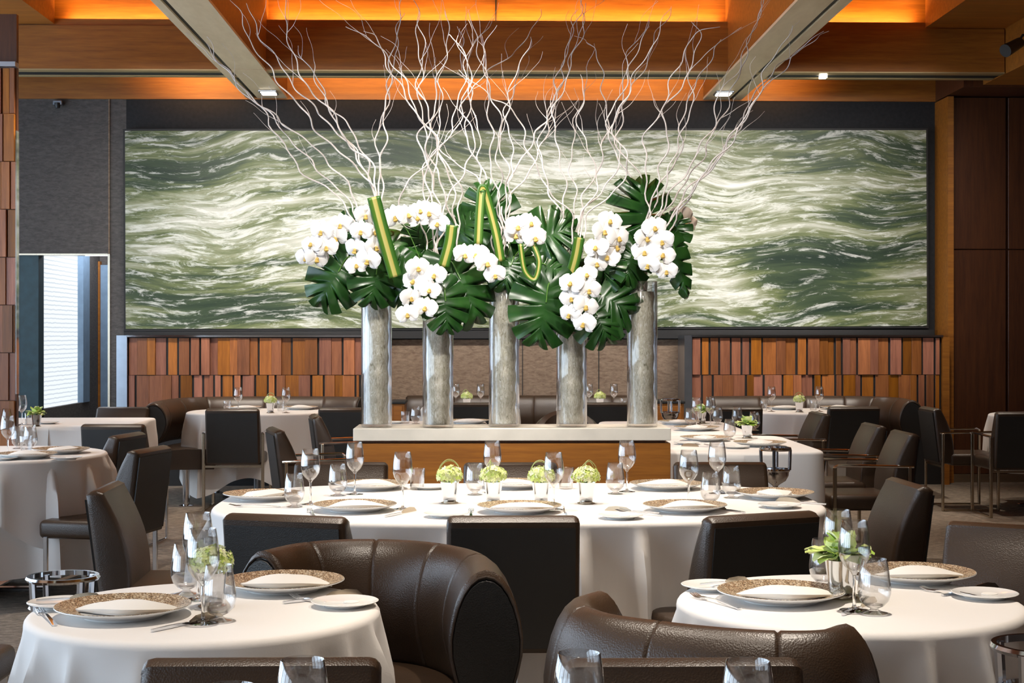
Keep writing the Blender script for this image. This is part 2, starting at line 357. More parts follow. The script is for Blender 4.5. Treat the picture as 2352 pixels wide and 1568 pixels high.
# ------------------------------------------------------------------ room shell
YW = 14.8
struct('floor', MB().box(-6.3, 7.2, -4.2, 18.0, -0.1, 0.0), M_CARPET, smooth=False)
XO0, XO1, ZO = XY(38, YW), XY(248, YW), PY(0, 583, YW).z
g = MB().box(-6.2, XO0, YW, YW + .15, 0, 4.8).box(XO0, XO1, YW, YW + .15, ZO, 3.68).box(XO1, XY(290, YW), YW, YW + .15, 0, 3.68)
struct('wall_back_left', g, M_WALLG, smooth=False)
struct('trim_1', MB().box(XO0, XO1, YW - .01, YW + .16, ZO - .012, ZO + .004).box(XO1, XO1 + .02, YW - .01, YW + .16, 0, ZO), M_BRONZE, smooth=False)
struct('trim_2', MB().box(XY(251, YW) - .006, XY(251, YW) + .006, YW - .012, YW, ZO, 3.68), M_WALLT, smooth=False)
struct('wall_back', MB().box(XY(290, YW), 4.9, YW, YW + .15, 1.36, 3.68), M_WALLD, smooth=False)
struct('wall_back_lower', MB().box(XY(290, YW), 4.9, YW - .02, YW + .15, 0, 1.36), M_WALLT, smooth=False)
struct('trim_3', MB().box(XY(290, YW), 4.42, YW - .10, YW, 1.37, 1.455), M_BLACK, smooth=False)  # black strip standing in for the shadow gap below the painting
for i, px in enumerate((1200, 1375)):
    struct('trim_%d' % (4 + i), MB().box(XY(px, YW) - .004, XY(px, YW) + .004, YW - .026, YW, 0, 1.36), M_BLACK, smooth=False)
# timber wall on the right, set a little forward
xr = XY(2176, 14.4)
g = MB().box(xr, xr + .055, 14.38, YW, 0, 3.67)
struct('trim_6', g, M_WOOD, smooth=False)
zs = PY(0, 570, 14.45).z
g = MB()
for (a, b) in ((xr + .06, XY(2312, 14.45)), (XY(2316, 14.45), 5.9), (5.905, 7.1)):
    for (z0, z1) in ((0.08, zs - .004), (zs + .004, 3.67)):
        g.box(a, b - .006, 14.45, YW, z0, z1, .004, 1)
g.box(xr + .056, 7.1, 14.50, YW, 0, 3.67)
struct('wall_back_right', g, M_WOODD, smooth=False)
struct('baseboard_right', MB().box(xr + .06, 7.1, 14.42, 14.46, 0, .08), M_BRONZE, smooth=False)
struct('wall_right', MB().box(7.1, 7.25, -4.2, 15, 0, 4.8), M_WOODD, smooth=False)
struct('wall_front', MB().box(-6.3, 7.2, -4.35, -4.2, 0, 4.8), M_WALLT, smooth=False)
# left side: piers between tall windows, panes of daylight
g = MB().box(-6.3, -6.15, -4.2, 14.8, 3.5, 4.8).box(-6.3, -6.15, -4.2, 14.8, 0, .35)
for k in range(8): g.box(-6.3, -6.1, -4.2 + k * 2.6, -3.8 + k * 2.6, .35, 3.5)
struct('wall_left', g, M_WALLT, smooth=False)
for k in range(7):
    o = struct('window_%d' % (k + 2), MB().box(-6.26, -6.24, -3.8 + k * 2.6, -1.6 + k * 2.6, .35, 3.5), M_DAY, smooth=False)
    f = MB().box(-6.24, -6.18, -2.73 + k * 2.6, -2.67 + k * 2.6, .35, 3.5); f.build('window_frame', M_BRONZE, o, smooth=False)
M_BLUEGREY = plain('blue_grey_paint', (0.20, 0.30, 0.42), 0.5, nscale=12, var=.1)
# lobby behind the opening in the back wall
XL = XY(87, YW)
struct('wall_lobby_left', MB().box(XL - .25, XL, YW + .15, 17.2, 0, .68).box(XL - .25, XL, YW + .15, 17.2, 2.7, 3.2).box(XL - .25, XL, 16.72, 17.2, .68, 2.7), M_WALLG, smooth=False)
M_TEAL = plain('dark_teal_paint', (0.02, 0.055, 0.07), 0.5, nscale=12, var=.2)
struct('wall_lobby_return', MB().box(XO0 - .3, XL, YW + .02, YW + .2, 0, 2.6), M_TEAL, smooth=False)
o = struct('window_1', MB().box(XL - .06, XL - .05, YW + .2, 16.45, .68, 2.7), M_BLIND, smooth=False)
MB().box(XL - .08, XL + .01, 16.45, 16.72, .68, 2.7).build('window_frame', M_BLUEGREY, o, smooth=False)
struct('wall_lobby_back', MB().box(XL - .3, XO1 + .6, 17.2, 17.35, 0, 3.2), M_WALLG, smooth=False)
struct('ceiling_lobby', MB().box(XL - .3, XO1 + .6, YW + .15, 17.35, 2.7, 2.8), M_WALLG, smooth=False)
struct('wall_lobby_right', MB().box(XO1 + .5, XO1 + .6, YW + .15, 17.35, 0, 3.2), M_WALLG, smooth=False)
d = struct('door_1', MB().box(XY(222, 17.15), XY(231, 17.15), 17.12, 17.2, 0, PY(0, 600, 17.15).z), M_WOOD, smooth=False)
MB().box(XY(231, 17.15), XY(262, 17.15), 17.15, 17.18, 0, PY(0, 608, 17.15).z).build('glass_leaf', M_BLUEGREY, d, smooth=False)
light('AREA', 'lobby_daylight', (XL + .3, 15.9, 1.9), 10, (0.85, 0.93, 1.0), rot=(0, R(-90), 0), shape='RECTANGLE', size=1.4, size_y=1.0)
light('AREA', 'lobby_fill', (-4.0, 16.2, 2.66), 26, (0.9, 0.93, 1.0), rot=(0, 0, 0), shape='RECTANGLE', size=.5, size_y=1.2)  # added light to lift the dark lobby, no fixture there
# pier of timber shingles at the left edge
def shingles(x0, x1, yf, z_rows, wmin, wmax, seed, depth=.035, gap=.008):
    rnd = random.Random(seed); g = MB(); zr = list(z_rows)
    for (za, zb) in zip(zr, zr[1:]):
        x = x0
        while x < x1 - .01:
            wd = min(rnd.uniform(wmin, wmax), x1 - x); dz = rnd.uniform(0, depth)
            gp = gap if rnd.random() < .6 else .001
            if wd > gp + .004: g.box(x, x + wd - gp, yf - dz, yf + .03, za + .002, zb - .002, .0015, 1)
            x += wd
    return g
xc = XY(34, 10.9)
pier = struct('wall_pier', MB().box(xc - .75, xc, 10.94, 10.99, 0, 3.69), M_WOODD, smooth=False)
zrs = [PY(0, y, 10.9).z for y in (1100, 985, 920, 810, 700, 590, 480, 370, 260, 154)]
shingles(xc - .75, xc, 10.94, zrs, .05, .11, 3).build('shingle_boards', M_WOODV, pier, smooth=False)
MB().box(xc - .75, xc + .002, 10.9, 10.99, PY(0, 152, 10.9).z, PY(0, 141, 10.9).z).build('steel_band', M_STEEL, pier, smooth=False)
struct('trim_7', MB().box(xc + .003, xc + .013, 10.9, 10.96, PY(0, 905, 10.9).z, PY(0, 300, 10.9).z), M_VGLASS, smooth=False)

# coffered ceiling
ZB = 3.70
struct('ceiling', MB().box(-6.3, 7.2, -4.2, 14.95, 4.80, 4.9), M_WOOD, smooth=False)
cb = struct('ceiling_crossbeam', MB().box(-6.2, 4.62, 13.3, 13.65, ZB + .012, 4.09).box(-6.2, 4.62, 13.32, 13.65, 4.09, 4.15).box(-6.2, 4.62, 13.44, 13.65, 4.15, 4.8), M_WOOD, smooth=False)
MB().box(-6.2, 4.62, 13.295, 13.40, ZB, ZB + .012).box(-6.2, 4.62, 13.58, 13.655, ZB, ZB + .012).build('gilt_edge', M_GOLD, cb, smooth=False)
MB().box(-6.2, 4.62, 13.40, 13.58, ZB + .006, ZB + .014).build('track_slot', M_BLACK, cb, smooth=False)
jx = XY(1139, 13.43)
MB().box(jx - .006, jx + .006, 13.43, 13.45, 4.15, 4.8).build('panel_joint', M_BLACK, cb, smooth=False)
struct('wall_back_upper', MB().box(-6.2, 7.1, YW - .03, YW + .15, 3.68, 4.8), M_WOOD, smooth=False)
for nm, x0, x1, gx in (('ceiling_beam_left', -2.24, -1.85, -2.155), ('ceiling_beam_right', 2.18, 2.55, 2.445)):
    b_ = struct(nm, MB().box(x0, x1, -4, YW - .04, ZB + .01, 4.8), M_WOOD, smooth=False)
    f = MB().box(x0 - .002, gx - .02, -4, YW - .04, ZB - .012, ZB + .01).box(gx + .02, x1 + .002, -4, 13.15, ZB - .012, ZB + .01).box(gx + .02, x1 + .002, 13.17, YW - .04, ZB - .012, ZB + .01)
    f.build('soffit', M_BEIGE, b_, smooth=False)
    MB().box(gx - .02, gx + .02, -4, YW - .04, ZB + .004, ZB + .012).build('slot', M_BLACK, b_, smooth=False)
struct('ceiling_soffit_left', MB().box(-6.2, -3.68, -4, 13.3, 4.10, 4.8), M_WOOD, smooth=False)
struct('ceiling_soffit_right', MB().box(3.92, 4.63, -4, 13.3, 4.10, 4.8), M_WOOD, smooth=False)
struct('ceiling_beam_outer_right', MB().box(4.63, 7.1, -4, 13.9, ZB, 4.8), M_WOOD, smooth=False)
struct('ceiling_bulkhead_right', MB().box(4.45, 7.1, 13.9, YW - .04, ZB - .02, 4.8), M_WOODD, smooth=False)
# slanted baffles in the side coffers
for nm, xa, xb in (('ceiling_baffle_left', -3.3, -2.5), ('ceiling_baffle_right', 2.75, 3.55)):
    g = MB(); s = 1 if xa < 0 else -1
    pts = [(xa, 13.0), (xb, 13.42)] if xa < 0 else [(xb, 13.0), (xa, 13.42)]
    (a0, a1), (b0, b1) = pts
    n = Vector((-(b1 - a1), (b0 - a0), 0)).normalized() * .02
    A, B = Vector((a0, a1, 0)), Vector((b0, b1, 0))
    lo = Vector((0, 0, 4.2)); hi = Vector((0, 0, 4.8))
    g.sweep([[A - n + hi, A + n + hi, A + n + hi * .93, A - n + hi * .93], [B - n + hi, B + n + hi, B + n + lo, B - n + lo]])
    struct(nm, g, M_WOOD, smooth=False)
def cove(x0, x1, y, z, rx, e, sy=.05):
    light('AREA', 'cove_strip', ((x0 + x1) / 2, y, z), e, ORANGE, rot=(rx, 0, 0), shape='RECTANGLE', size=abs(x1 - x0), size_y=sy, spread=R(80) if sy > .1 else R(180))
cove(-1.8, 2.12, 13.36, 4.17, R(180 - 20), 24)
cove(-3.6, -2.3, 13.36, 4.17, R(180 - 20), 7)
cove(2.6, 3.85, 13.36, 4.17, R(180 - 20), 8)
cove(-1.75, 2.1, 13.75, 3.86, R(108), 30, .3)
cove(-2.95, -2.3, 13.75, 3.86, R(108), 9, .3)
cove(2.6, 3.0, 13.75, 3.86, R(108), 5, .3)
for x in (-1.72, 2.06, -3.58, 3.82): light('POINT', 'coffer_lamp', (x, 13.28, 4.5), 2.5, (1.0, .48, .12), shadow_soft_size=.08)
light('AREA', 'cove_strip', (.15, 10.5, 4.3), 24, ORANGE, rot=(R(180), 0, 0), shape='RECTANGLE', size=3.4, size_y=4)
for x in (-2.9, 3.2): light('AREA', 'cove_strip', (x, 10.5, 4.3), 9, ORANGE, rot=(R(180), 0, 0), shape='RECTANGLE', size=1.0, size_y=4)
# fixtures
def lampfix(px, py, y, label):
    p = PY(px, py, y); t = thing('ceiling_spotlight', label, 'ceiling light', (p.x, p.y, 0), group='picture lights at the beam ends')
    MB().box(-.085, .085, -.10, .10, ZB - .03, ZB - .012, .004, 1).build('housing', M_STEEL, t, smooth=False)
    MB().box(-.065, .065, -.09, .085, ZB - .036, ZB - .031).build('lens', M_LAMP, t, smooth=False)
lampfix(617, 216, 14.35, 'small bright ceiling spotlight at the wall end of the left pale beam')
lampfix(1662, 213, 14.3, 'small bright ceiling spotlight at the wall end of the right pale beam')
p = PY(1897, 166, 13.35); o = MB().box(p.x - .03, p.x + .03, 13.42, 13.5, ZB - .02, ZB + .004, .003, 1).build('track_light', M_LAMP); tag(o, 'tiny glowing track light in the slot of the crossbeam', 'ceiling light')
p = PY(2328, 106, 12.6)
t = thing('spotlight', 'black angled track spotlight under the ceiling at the right edge', 'spotlight', p)
MB().tube([(-.09, -.06, -.05), (.07, .05, .04)], [.055, .045], 16).build('lamp_head', M_PLASTIC, t)
MB().tube([(.05, .04, .03), (.09, .04, .10), (.30, .10, .12)], .012, 8).build('bracket', M_PLASTIC, t)
p = PY(132, 241, YW - .06); t = thing('security_camera', 'small dark wall camera under the ceiling at far left', 'camera', p)
MB().lathe([(0, -.03), (.02, -.03), (.028, -.01), (.03, .02), (0, .02)], 14).build('dome', M_PLASTIC, t); MB().box(-.045, .045, -.01, .055, .0, .045, .005, 1).build('mount', M_STEEL, t)

# ------------------------------------------------------------------ painting
A, B = PY(288, 297, YW - .12), PY(2128, 752, YW - .12)
cxm, czm = (A.x + B.x) / 2, (A.z + B.z) / 2; hw, hh = (B.x - A.x) / 2, (A.z - B.z) / 2
t = thing('painting', 'very wide sea painting of green and white waves on the back wall', 'painting', (cxm, YW - .12, czm))
MB().box(-hw, hw, -.002, .03, -hh, hh).build('canvas', M_SEA, t, smooth=False)
MB().box(-hw - .02, hw + .02, .01, .11, -hh - .02, hh + .02).build('frame', M_BLACK, t, smooth=False)
t.rotation_euler = (0, R(-.22), 0)

# ------------------------------------------------------------------ booth partitions
def partition(px0, px1, label, post_px, endwood=False):
    x0, x1 = XY(px0, 14.2), XY(px1, 14.2)
    t = thing('booth_partition', label, 'partition', ((x0 + x1) / 2, 14.3, 0)); ox = (x0 + x1) / 2
    MB().box(x0 - ox, x1 - ox, -.06, .36, 0, 1.385).build('core', M_BLACK, t, smooth=False)
    shingles(x0 - ox, x1 - ox, -.06, (.60, 1.03, 1.378), .06, .135, px0, .03, .019).build('shingle_boards', M_WOODV, t, smooth=False)
    MB().box(x0 - ox - .01, x1 - ox + .01, -.11, .36, 1.385, 1.402).build('top_rail', M_CHROME, t, smooth=False)
    a, b = XY(post_px[0], 14.2), XY(post_px[1], 14.2)
    MB().box(a - ox, b - ox - .003, -.11, .36, 0, 1.40).build('end_post', M_STEEL, t, smooth=False)
    if endwood:
        MB().box(x1 - ox + .004, x1 - ox + .07, -.1, .3, 0, 1.385).build('end_panel', M_WOOD, t, smooth=False)
partition(294, 829, 'low partition of upright cherry boards behind the left booth', (268, 293))
partition(1591, 2164, 'low partition of upright cherry boards behind the right booth', (1572, 1590), True)

# ------------------------------------------------------------------ furniture builders
def catmull(pts, m):
    out = []; q = [Vector(p) for p in pts]; q = [q[0] * 2 - q[1]] + q + [q[-1] * 2 - q[-2]]
    for i in range(1, len(q) - 2):
        for k in range(m):
            t = k / m; a, b, c, d = q[i - 1:i + 3]
            out.append(.5 * ((2 * b) + (c - a) * t + (2 * a - 5 * b + 4 * c - d) * t * t + (3 * b - a - 3 * c + d) * t ** 3))
    out.append(q[-2]); return out
def back_profile(zb=.38, zt=.80):
    # side view (y forward, z up) of the padded back: flat rear, swelling front
    pts = []
    n = 10
    for i in range(n + 1):                       # rear, bottom to top, leaning back
        f = i / n; pts.append((-.25 - .055 * f, zb + (zt + .0 - zb) * f))
    pts += [(-.285, zt + .014), (-.262, zt + .018), (-.238, zt + .008)]
    for i in range(n + 1):                       # front, top to bottom
        f = 1 - i / n; pts.append((-.14 - .095 * f ** 1.9 + .018 * math.sin(PI * f), zb + .01 + (zt - .012 - zb) * f))
    return pts
def pad_extrude(g, prof, hw, rnd=.022, seg=3):
    # extrude side profile in x with rounded shoulders
    cy = sum(p[0] for p in prof) / len(prof); cz = sum(p[1] for p in prof) / len(prof)
    secs = [(-1, k / seg * PI / 2) for k in range(seg + 1)] + [(1, (1 - k / seg) * PI / 2) for k in range(seg + 1)]
    out = []
    for s_, a in secs:
        # a = 0 at outermost face, pi/2 at full profile
        x = s_ * (hw - rnd * (1 - math.cos(a))); inset = rnd * (1 - math.sin(a))
        ring = []
        n = len(prof)
        for i, (y, z) in enumerate(prof):
            y0, z0 = prof[i - 1]; y1, z1 = prof[(i + 1) % n]
            tx, tz = y1 - y0, z1 - z0; l = math.hypot(tx, tz) or 1
            ny, nz = tz / l, -tx / l
            if (y + ny * .001 - cy) ** 2 + (z + nz * .001 - cz) ** 2 > (y - cy) ** 2 + (z - cz) ** 2: ny, nz = -ny, -nz
            ring.append((x, y + ny * inset, z + nz * inset))
        out.append(ring)
    g.sweep(out); return g
def seat_part(t, hw=.225, y0=-.17, y1=.24, z0=.36, z1=.455):
    g = MB().box(-hw, hw, y0, y1, z0, z1, .028, 4)
    for v in g.bm.verts:
        if v.co.z > z1 - .03: v.co.z += .012 * math.cos(v.co.x / hw * PI / 2) * math.cos((v.co.y - .03) / .42 * PI)
    g.build('seat', M_LEATHER, t)
def make_chair(name, arms=False, zt=.80):
    t = thing(name)
    seat_part(t)
    pad_extrude(MB(), back_profile(.37, zt), .215).build('backrest', M_LEATHER, t)
    # outer back panel just proud of the pad, shade put into its colour
    g = MB(); z0, z1 = .385, zt - .018
    f = lambda z: -.25 - .055 * (z - .37) / (zt - .37)
    g.sweep([[(-.200, f(z0) - .006, z0), (.200, f(z0) - .006, z0), (.200, f(z1) - .006, z1), (-.200, f(z1) - .006, z1)],
             [(-.198, f(z0) + .006, z0), (.198, f(z0) + .006, z0), (.198, f(z1) + .006, z1), (-.198, f(z1) + .006, z1)]])
    g.build('back_panel', M_LEATHERD, t, smooth=False)
    if not arms:
        for sx in (-1, 1):
            MB().box(sx * .21 - .008, sx * .21 + .008, .19, .215, .0, .37, .003, 1).build('leg', M_CHROME, t, smooth=False)
            MB().box(sx * .21 - .008, sx * .21 + .008, -.22, -.195, .0, .38, .003, 1).build('leg', M_CHROME, t, smooth=False)
            MB().box(sx * .21 - .007, sx * .21 + .007, -.195, .19, .0, .014).build('runner', M_CHROME, t, smooth=False)
        MB().box(-.20, .20, .197, .207, .12, .135).build('stretcher', M_CHROME, t, smooth=False)
    else:
        for sx in (-1, 1):
            MB().box(sx * .235 - .012, sx * .235 + .012, -.245, -.225, .0, .62, .003, 1).build('leg', M_BRONZE, t, smooth=False)
            MB().box(sx * .235 - .012, sx * .235 + .012, .20, .22, .0, .62, .003, 1).build('leg', M_BRONZE, t, smooth=False)
            MB().tube([(sx * .235, -.26, .622), (sx * .235, .19, .63), (sx * .235, .215, .615)], .009, 8).build('armrest', M_CHROME, t)
            MB().box(sx * .235 - .012, sx * .235 + .012, -.225, .20, .0, .014).build('runner', M_BRONZE, t, smooth=False)
        MB().box(-.223, .223, -.24, -.228, .345, .362).build('stretcher', M_BRONZE, t, smooth=False)
    return t
def round_chair(name):
    t = thing(name); seat_part(t)
    secs = []
    for i in range(21):
        a = PI * (i / 20) * 1.0; x = -.23 * math.cos(a); y = -.10 - .17 * math.sin(a) ** .8; h = .60 + .20 * math.sin(a) ** .7
        nx, ny = -math.cos(a), -math.sin(a)
        secs.append([(x + nx * .03, y + ny * .03, .34), (x + nx * .04, y + ny * .04, .5), (x + nx * .035, y + ny * .035, h), (x, y, h + .018), (x - nx * .035, y - ny * .035, h - .005), (x - nx * .04, y - ny * .04, .5), (x - nx * .03, y - ny * .03, .36)])
    MB().sweep(secs).build('backrest', M_LEATHER, t)
    for sx in (-1, 1):
        for y in (-.2, .2): MB().box(sx * .18 - .009, sx * .18 + .009, y - .009, y + .009, 0, .365).build('leg', M_CHROME, t, smooth=False)
    return t

WG = [(0, .0), (.034, .0), (.0345, .0018), (.020, .004), (.006, .008), (.0040, .014), (.0037, .05), (.0042, .083), (.009, .092), (.022, .104), (.0325, .120), (.0372, .138), (.0375, .152), (.0345, .180), (.0295, .2125), (.0285, .2130), (.0280, .2125), (.0330, .180), (.0360, .152), (.0357, .138), (.0312, .121), (.021, .106), (.008, .0955), (0, .0935)]
GB = [(0, 0), (.030, 0), (.031, .002), (.018, .005), (.0095, .009), (.0095, .012), (.022, .018), (.033, .030), (.0385, .048), (.0385, .062), (.035, .092), (.0295, .127), (.0285, .1275), (.0280, .127), (.0335, .092), (.037, .062), (.037, .048), (.0315, .031), (.021, .0205), (0, .018)]
TB = [(0, 0), (.026, 0), (.028, .002), (.034, .088), (.0335, .089), (.0325, .088), (.0268, .008), (0, .007)]
def glass_fn(prof):
    def f(name):
        t = thing(name); MB().lathe(prof, 40).build('bowl', M_GLASS, t, angle=60); return t
    return f
def single(fn):
    def f(name): o = fn(); o.name = name; return o
    return f
def mk_glass(prof): return lambda: MB().lathe(prof, 36).build('glass', M_GLASS, angle=60)
def wine(name):
    t = thing(name)
    k = 8
    MB().lathe(WG[:k] + [(0, .0832)], 28).build('stem', M_SGLASS, t, angle=60)
    MB().lathe([(0, .0834)] + [(.0045, .0836)] + WG[k:], 40).build('bowl', M_GLASS, t, angle=60)
    return t
def charger(name):
    t = thing(name)
    MB().lathe([(0, .003), (.085, .002), (.088, 0), (.092, 0), (.094, .004), (.125, .013), (.154, .0235), (.1555, .0245), (.1548, .0262), (.1545, .0262), (.100, .0105), (0, .0095)], 56).build('dish', M_CHINA, t)
    MB().lathe([(.096, .0099), (.1535, .0264), (.1538, .0272), (.096, .0107), (.096, .0099)], 56).build('speckled_rim', M_GLITTER, t)
    return t
def bread(name):
    t = thing(name)
    MB().lathe([(0, .002), (.045, .0), (.049, 0), (.052, .004), (.080, .012), (.081, .0135), (.079, .0145), (.052, .0075), (0, .006)], 44).build('dish', M_CHINA, t)
    MB().lathe([(.020, .0066), (.019, .009), (0, .0105), ], 12, (.015, .01, 0)).build('butter', M_NAPKIN, t)
    return t
def napkin(name, k):
    def f(name=name):
        rnd = random.Random(k); g = MB()
        for lay in range(3):
            n = 22; m = 8; sh = .006 * lay; secs = []
            for side in (0, 1):
                for i in range(n + 1):
                    u = i / n * 2 - 1; row = []
                    for j in range(m + 1):
                        v = j / m * 2 - 1
                        wv = (1 - abs(u) ** 1.6) * .068 + .004
                        x = u * .108 + .010 * lay * (1 if u > 0 else .4); y = v * wv + (.012 * math.sin(u * 2.4 + k)) - .006 * lay
                        z = .006 + sh * (1 - u * u) * .9 + .012 * (1 - abs(v)) * (1 - u * u) + .003 * math.sin(3 * u + lay + k) * (1 - abs(v)) - (.0045 if side else 0)
                        row.append(Vector((x, y, z)))
                    secs.append((side, row))
            top = [r for s_, r in secs if s_ == 0]; bot = [r for s_, r in secs if s_ == 1]
            g.sweep([a + b[::-1] for a, b in zip(top, bot)])
        return g.build('napkin', M_NAPKIN)
    return f
def knife():
    t = thing('table_knife')
    MB().sweep([[(x - w_, y, z), (x + w_, y, z), (x + w_, y, z + h), (x - w_, y, z + h)] for x, y, z, w_, h in ((0, -.11, .001, .004, .005), (0, -.06, .001, .005, .006), (0, -.005, .001, .0035, .005), (0, .0, .001, .003, .004))]).build('handle', M_CHROME, t)
    MB().sweep([[(-.0006 , y, .001), (.0006, y, .001), (.0008, y, .001 + h), (-.0004, y, .001 + h)] for y, h in ((.0, .006), (.02, .016), (.06, .019), (.09, .015), (.105, .003))]).build('blade', M_BRONZE, t)
    return t
def fork():
    t = thing('table_fork')
    MB().sweep([[(-w_, y, z), (w_, y, z), (w_, y, z + .0025), (-w_, y, z + .0025)] for y, z, w_ in ((-.10, .001, .006), (-.06, .004, .0045), (0, .008, .003), (.04, .006, .003), (.055, .004, .011))]).build('handle', M_CHROME, t)
    for k in range(4):
        x = -.009 + k * .006
        MB().tube([(x, .052, .005), (x, .075, .0045), (x * .85, .10, .010)], [.0022, .0018, .001], 6).build('tine', M_CHROME, t)
    return t
def cup(name):
    t = thing(name)
    MB().lathe([(0, .004), (.020, .004), (.026, .010), (.030, .04), (.036, .082), (.037, .083), (.0355, .083), (.029, .045), (.024, .014), (0, .012)], 32).build('bowl', M_CHROME, t)
    MB().lathe([(0, 0), (.033, 0), (.034, .003), (.026, .006), (.018, .009), (0, .0095)], 32).build('foot', M_BRONZE, t)
    return t
def floret(g, c, nrm, s, rnd, pet=4):
    nrm = nrm.normalized(); u = nrm.orthogonal().normalized(); v = nrm.cross(u); a0 = rnd.uniform(0, PI)
    cv = g.bm.verts.new(c)
    for k in range(pet):
        a = a0 + k * 2 * PI / pet; d = u * math.cos(a) + v * math.sin(a); e = nrm.cross(d)
        p1 = g.bm.verts.new(c + d * s * .55 + e * s * .42 + nrm * s * .12); p2 = g.bm.verts.new(c + d * s * 1.05 + nrm * s * rnd.uniform(-.1, .35)); p3 = g.bm.verts.new(c + d * s * .55 - e * s * .42 + nrm * s * .12)
        g.bm.faces.new((cv, p1, p2, p3))
def posy(seed, loop=True):
    def f(name):
        rnd = random.Random(seed); t = thing(name); g = MB(); c = Vector((0, 0, .105))
        for i in range(130):
            zf = 1 - 1.45 * (i + .5) / 130; a = i * 2.399963; r = math.sqrt(max(0, 1 - zf * zf))
            d = Vector((r * math.cos(a), r * math.sin(a), zf)); sz = rnd.uniform(.008, .0115)
            floret(g, c + Vector((d.x * .050, d.y * .050, d.z * .036)) * rnd.uniform(.90, 1.08), d + Vector((rnd.uniform(-.4, .4), rnd.uniform(-.4, .4), rnd.uniform(-.2, .4))), sz, rnd)
        g.build('flower_head', M_HYD, t, fixn=False)
        MB().tube([(0, 0, .014), (.002, 0, .06), (0, 0, .10)], .006, 6).build('stalk', M_STALK, t)
        if loop:
            for q in (0, .012):
                MB().tube(catmull([(-.040 + q, .012, .10), (-.036, .012 + q, .135), (-.012, .012, .160 + q * .4), (.018, .012, .158 + q * .3), (.038, .012 - q, .132), (.040 - q, .012, .10)], 6), .0015, 6).build('grass_loop', M_GRASS, t)
        return t
    return f
def leafy(seed):
    def f(name):
        rnd = random.Random(seed); t = thing(name); g = MB()
        for i in range(46):
            a = i * 2.4; el = rnd.uniform(-.15, 1.35); d = Vector((math.cos(a) * math.cos(el), math.sin(a) * math.cos(el), math.sin(el)))
            b0 = Vector((d.x * .02, d.y * .02, .092)); ln = rnd.uniform(.04, .062); wd = rnd.uniform(.017, .028); e = d.cross(Vector((0, 0, 1))).normalized()
            nn = e.cross(d); L_ = []
            for k in range(5):
                u = k / 4; ww = wd * math.sin(PI * min(1, .12 + u * .8)); cc = b0 + d * ln * u + nn * (-.012 * u * u + .004 * rnd.uniform(-1, 1))
                L_.append([g.bm.verts.new(cc - e * ww + nn * .004), g.bm.verts.new(cc), g.bm.verts.new(cc + e * ww + nn * .004)])
            for p_, q_ in zip(L_, L_[1:]):
                g.bm.faces.new((p_[0], p_[1], q_[1], q_[0])); g.bm.faces.new((p_[1], p_[2], q_[2], q_[1]))
        g.build('petals', M_LEAFY, t, fixn=False)
        MB().tube([(0, 0, .014), (.002, 0, .06), (0, 0, .098)], .007, 6).build('stalk', M_STALK, t)
        return t
    return f
def stand(name):
    t = thing(name)
    r = .10
    def ring(z, h, r=r): return MB().lathe([(r - .006, z), (r + .004, z), (r + .008, z + h * .5), (r + .004, z + h), (r - .006, z + h), (r - .006, z)], 40)
    ring(.675, .014).build('top_ring', M_CHROME, t); ring(.590, .012, .092).build('lower_ring', M_CHROME, t)
    for k in range(4):
        a = PI / 4 + k * PI / 2; c_, s_ = math.cos(a), math.sin(a)
        MB().tube([(c_ * .094, s_ * .094, .597), (c_ * .099, s_ * .099, .68)], .011, 8).build('post', M_CHROME, t)
    MB().lathe([(.092, .592), (.088, .572), (.070, .552), (.035, .538), (.018, .530), (.015, .50), (.015, .03), (.017, .024), (0, .024), (0, .532), (.034, .542), (.068, .557), (.085, .575), (.089, .592), (.092, .592)], 32).build('pedestal', M_CHROME, t)
    MB().lathe([(0, 0), (.14, 0), (.14, .008), (.10, .018), (.02, .026), (0, .026)], 36).build('base', M_CHROME, t)
    return t
KINDS = {
 'chair': ('dining_chair', 'chair', make_chair), 'armchair': ('dining_armchair', 'armchair', lambda n: make_chair(n, True)),
 'roundchair': ('round_back_chair', 'chair', round_chair),
 'wine': ('wine_glass', 'wine glass', wine), 'goblet': ('water_glass', 'glass', single(mk_glass(GB))), 'tumbler': ('tumbler', 'glass', single(mk_glass(TB))),
 'charger': ('charger_plate', 'plate', charger), 'bread': ('bread_plate', 'plate', bread),
 'napkin1': ('folded_napkin', 'napkin', lambda n: napkin(n, 1)()), 'napkin2': ('folded_napkin', 'napkin', lambda n: napkin(n, 3)()),
 'knife': ('table_knife', 'knife', lambda n: knife()), 'fork': ('table_fork', 'fork', lambda n: fork()),
 'cup': ('flower_cup', 'vase', cup), 'posy1': ('hydrangea_posy', 'flowers', posy(1)), 'posy2': ('hydrangea_posy', 'flowers', posy(2)), 'posyn': ('hydrangea_posy', 'flowers', posy(5, False)),
 'leafy': ('leafy_posy', 'flowers', leafy(4)), 'stand': ('wine_bucket_stand', 'wine stand', stand),
}
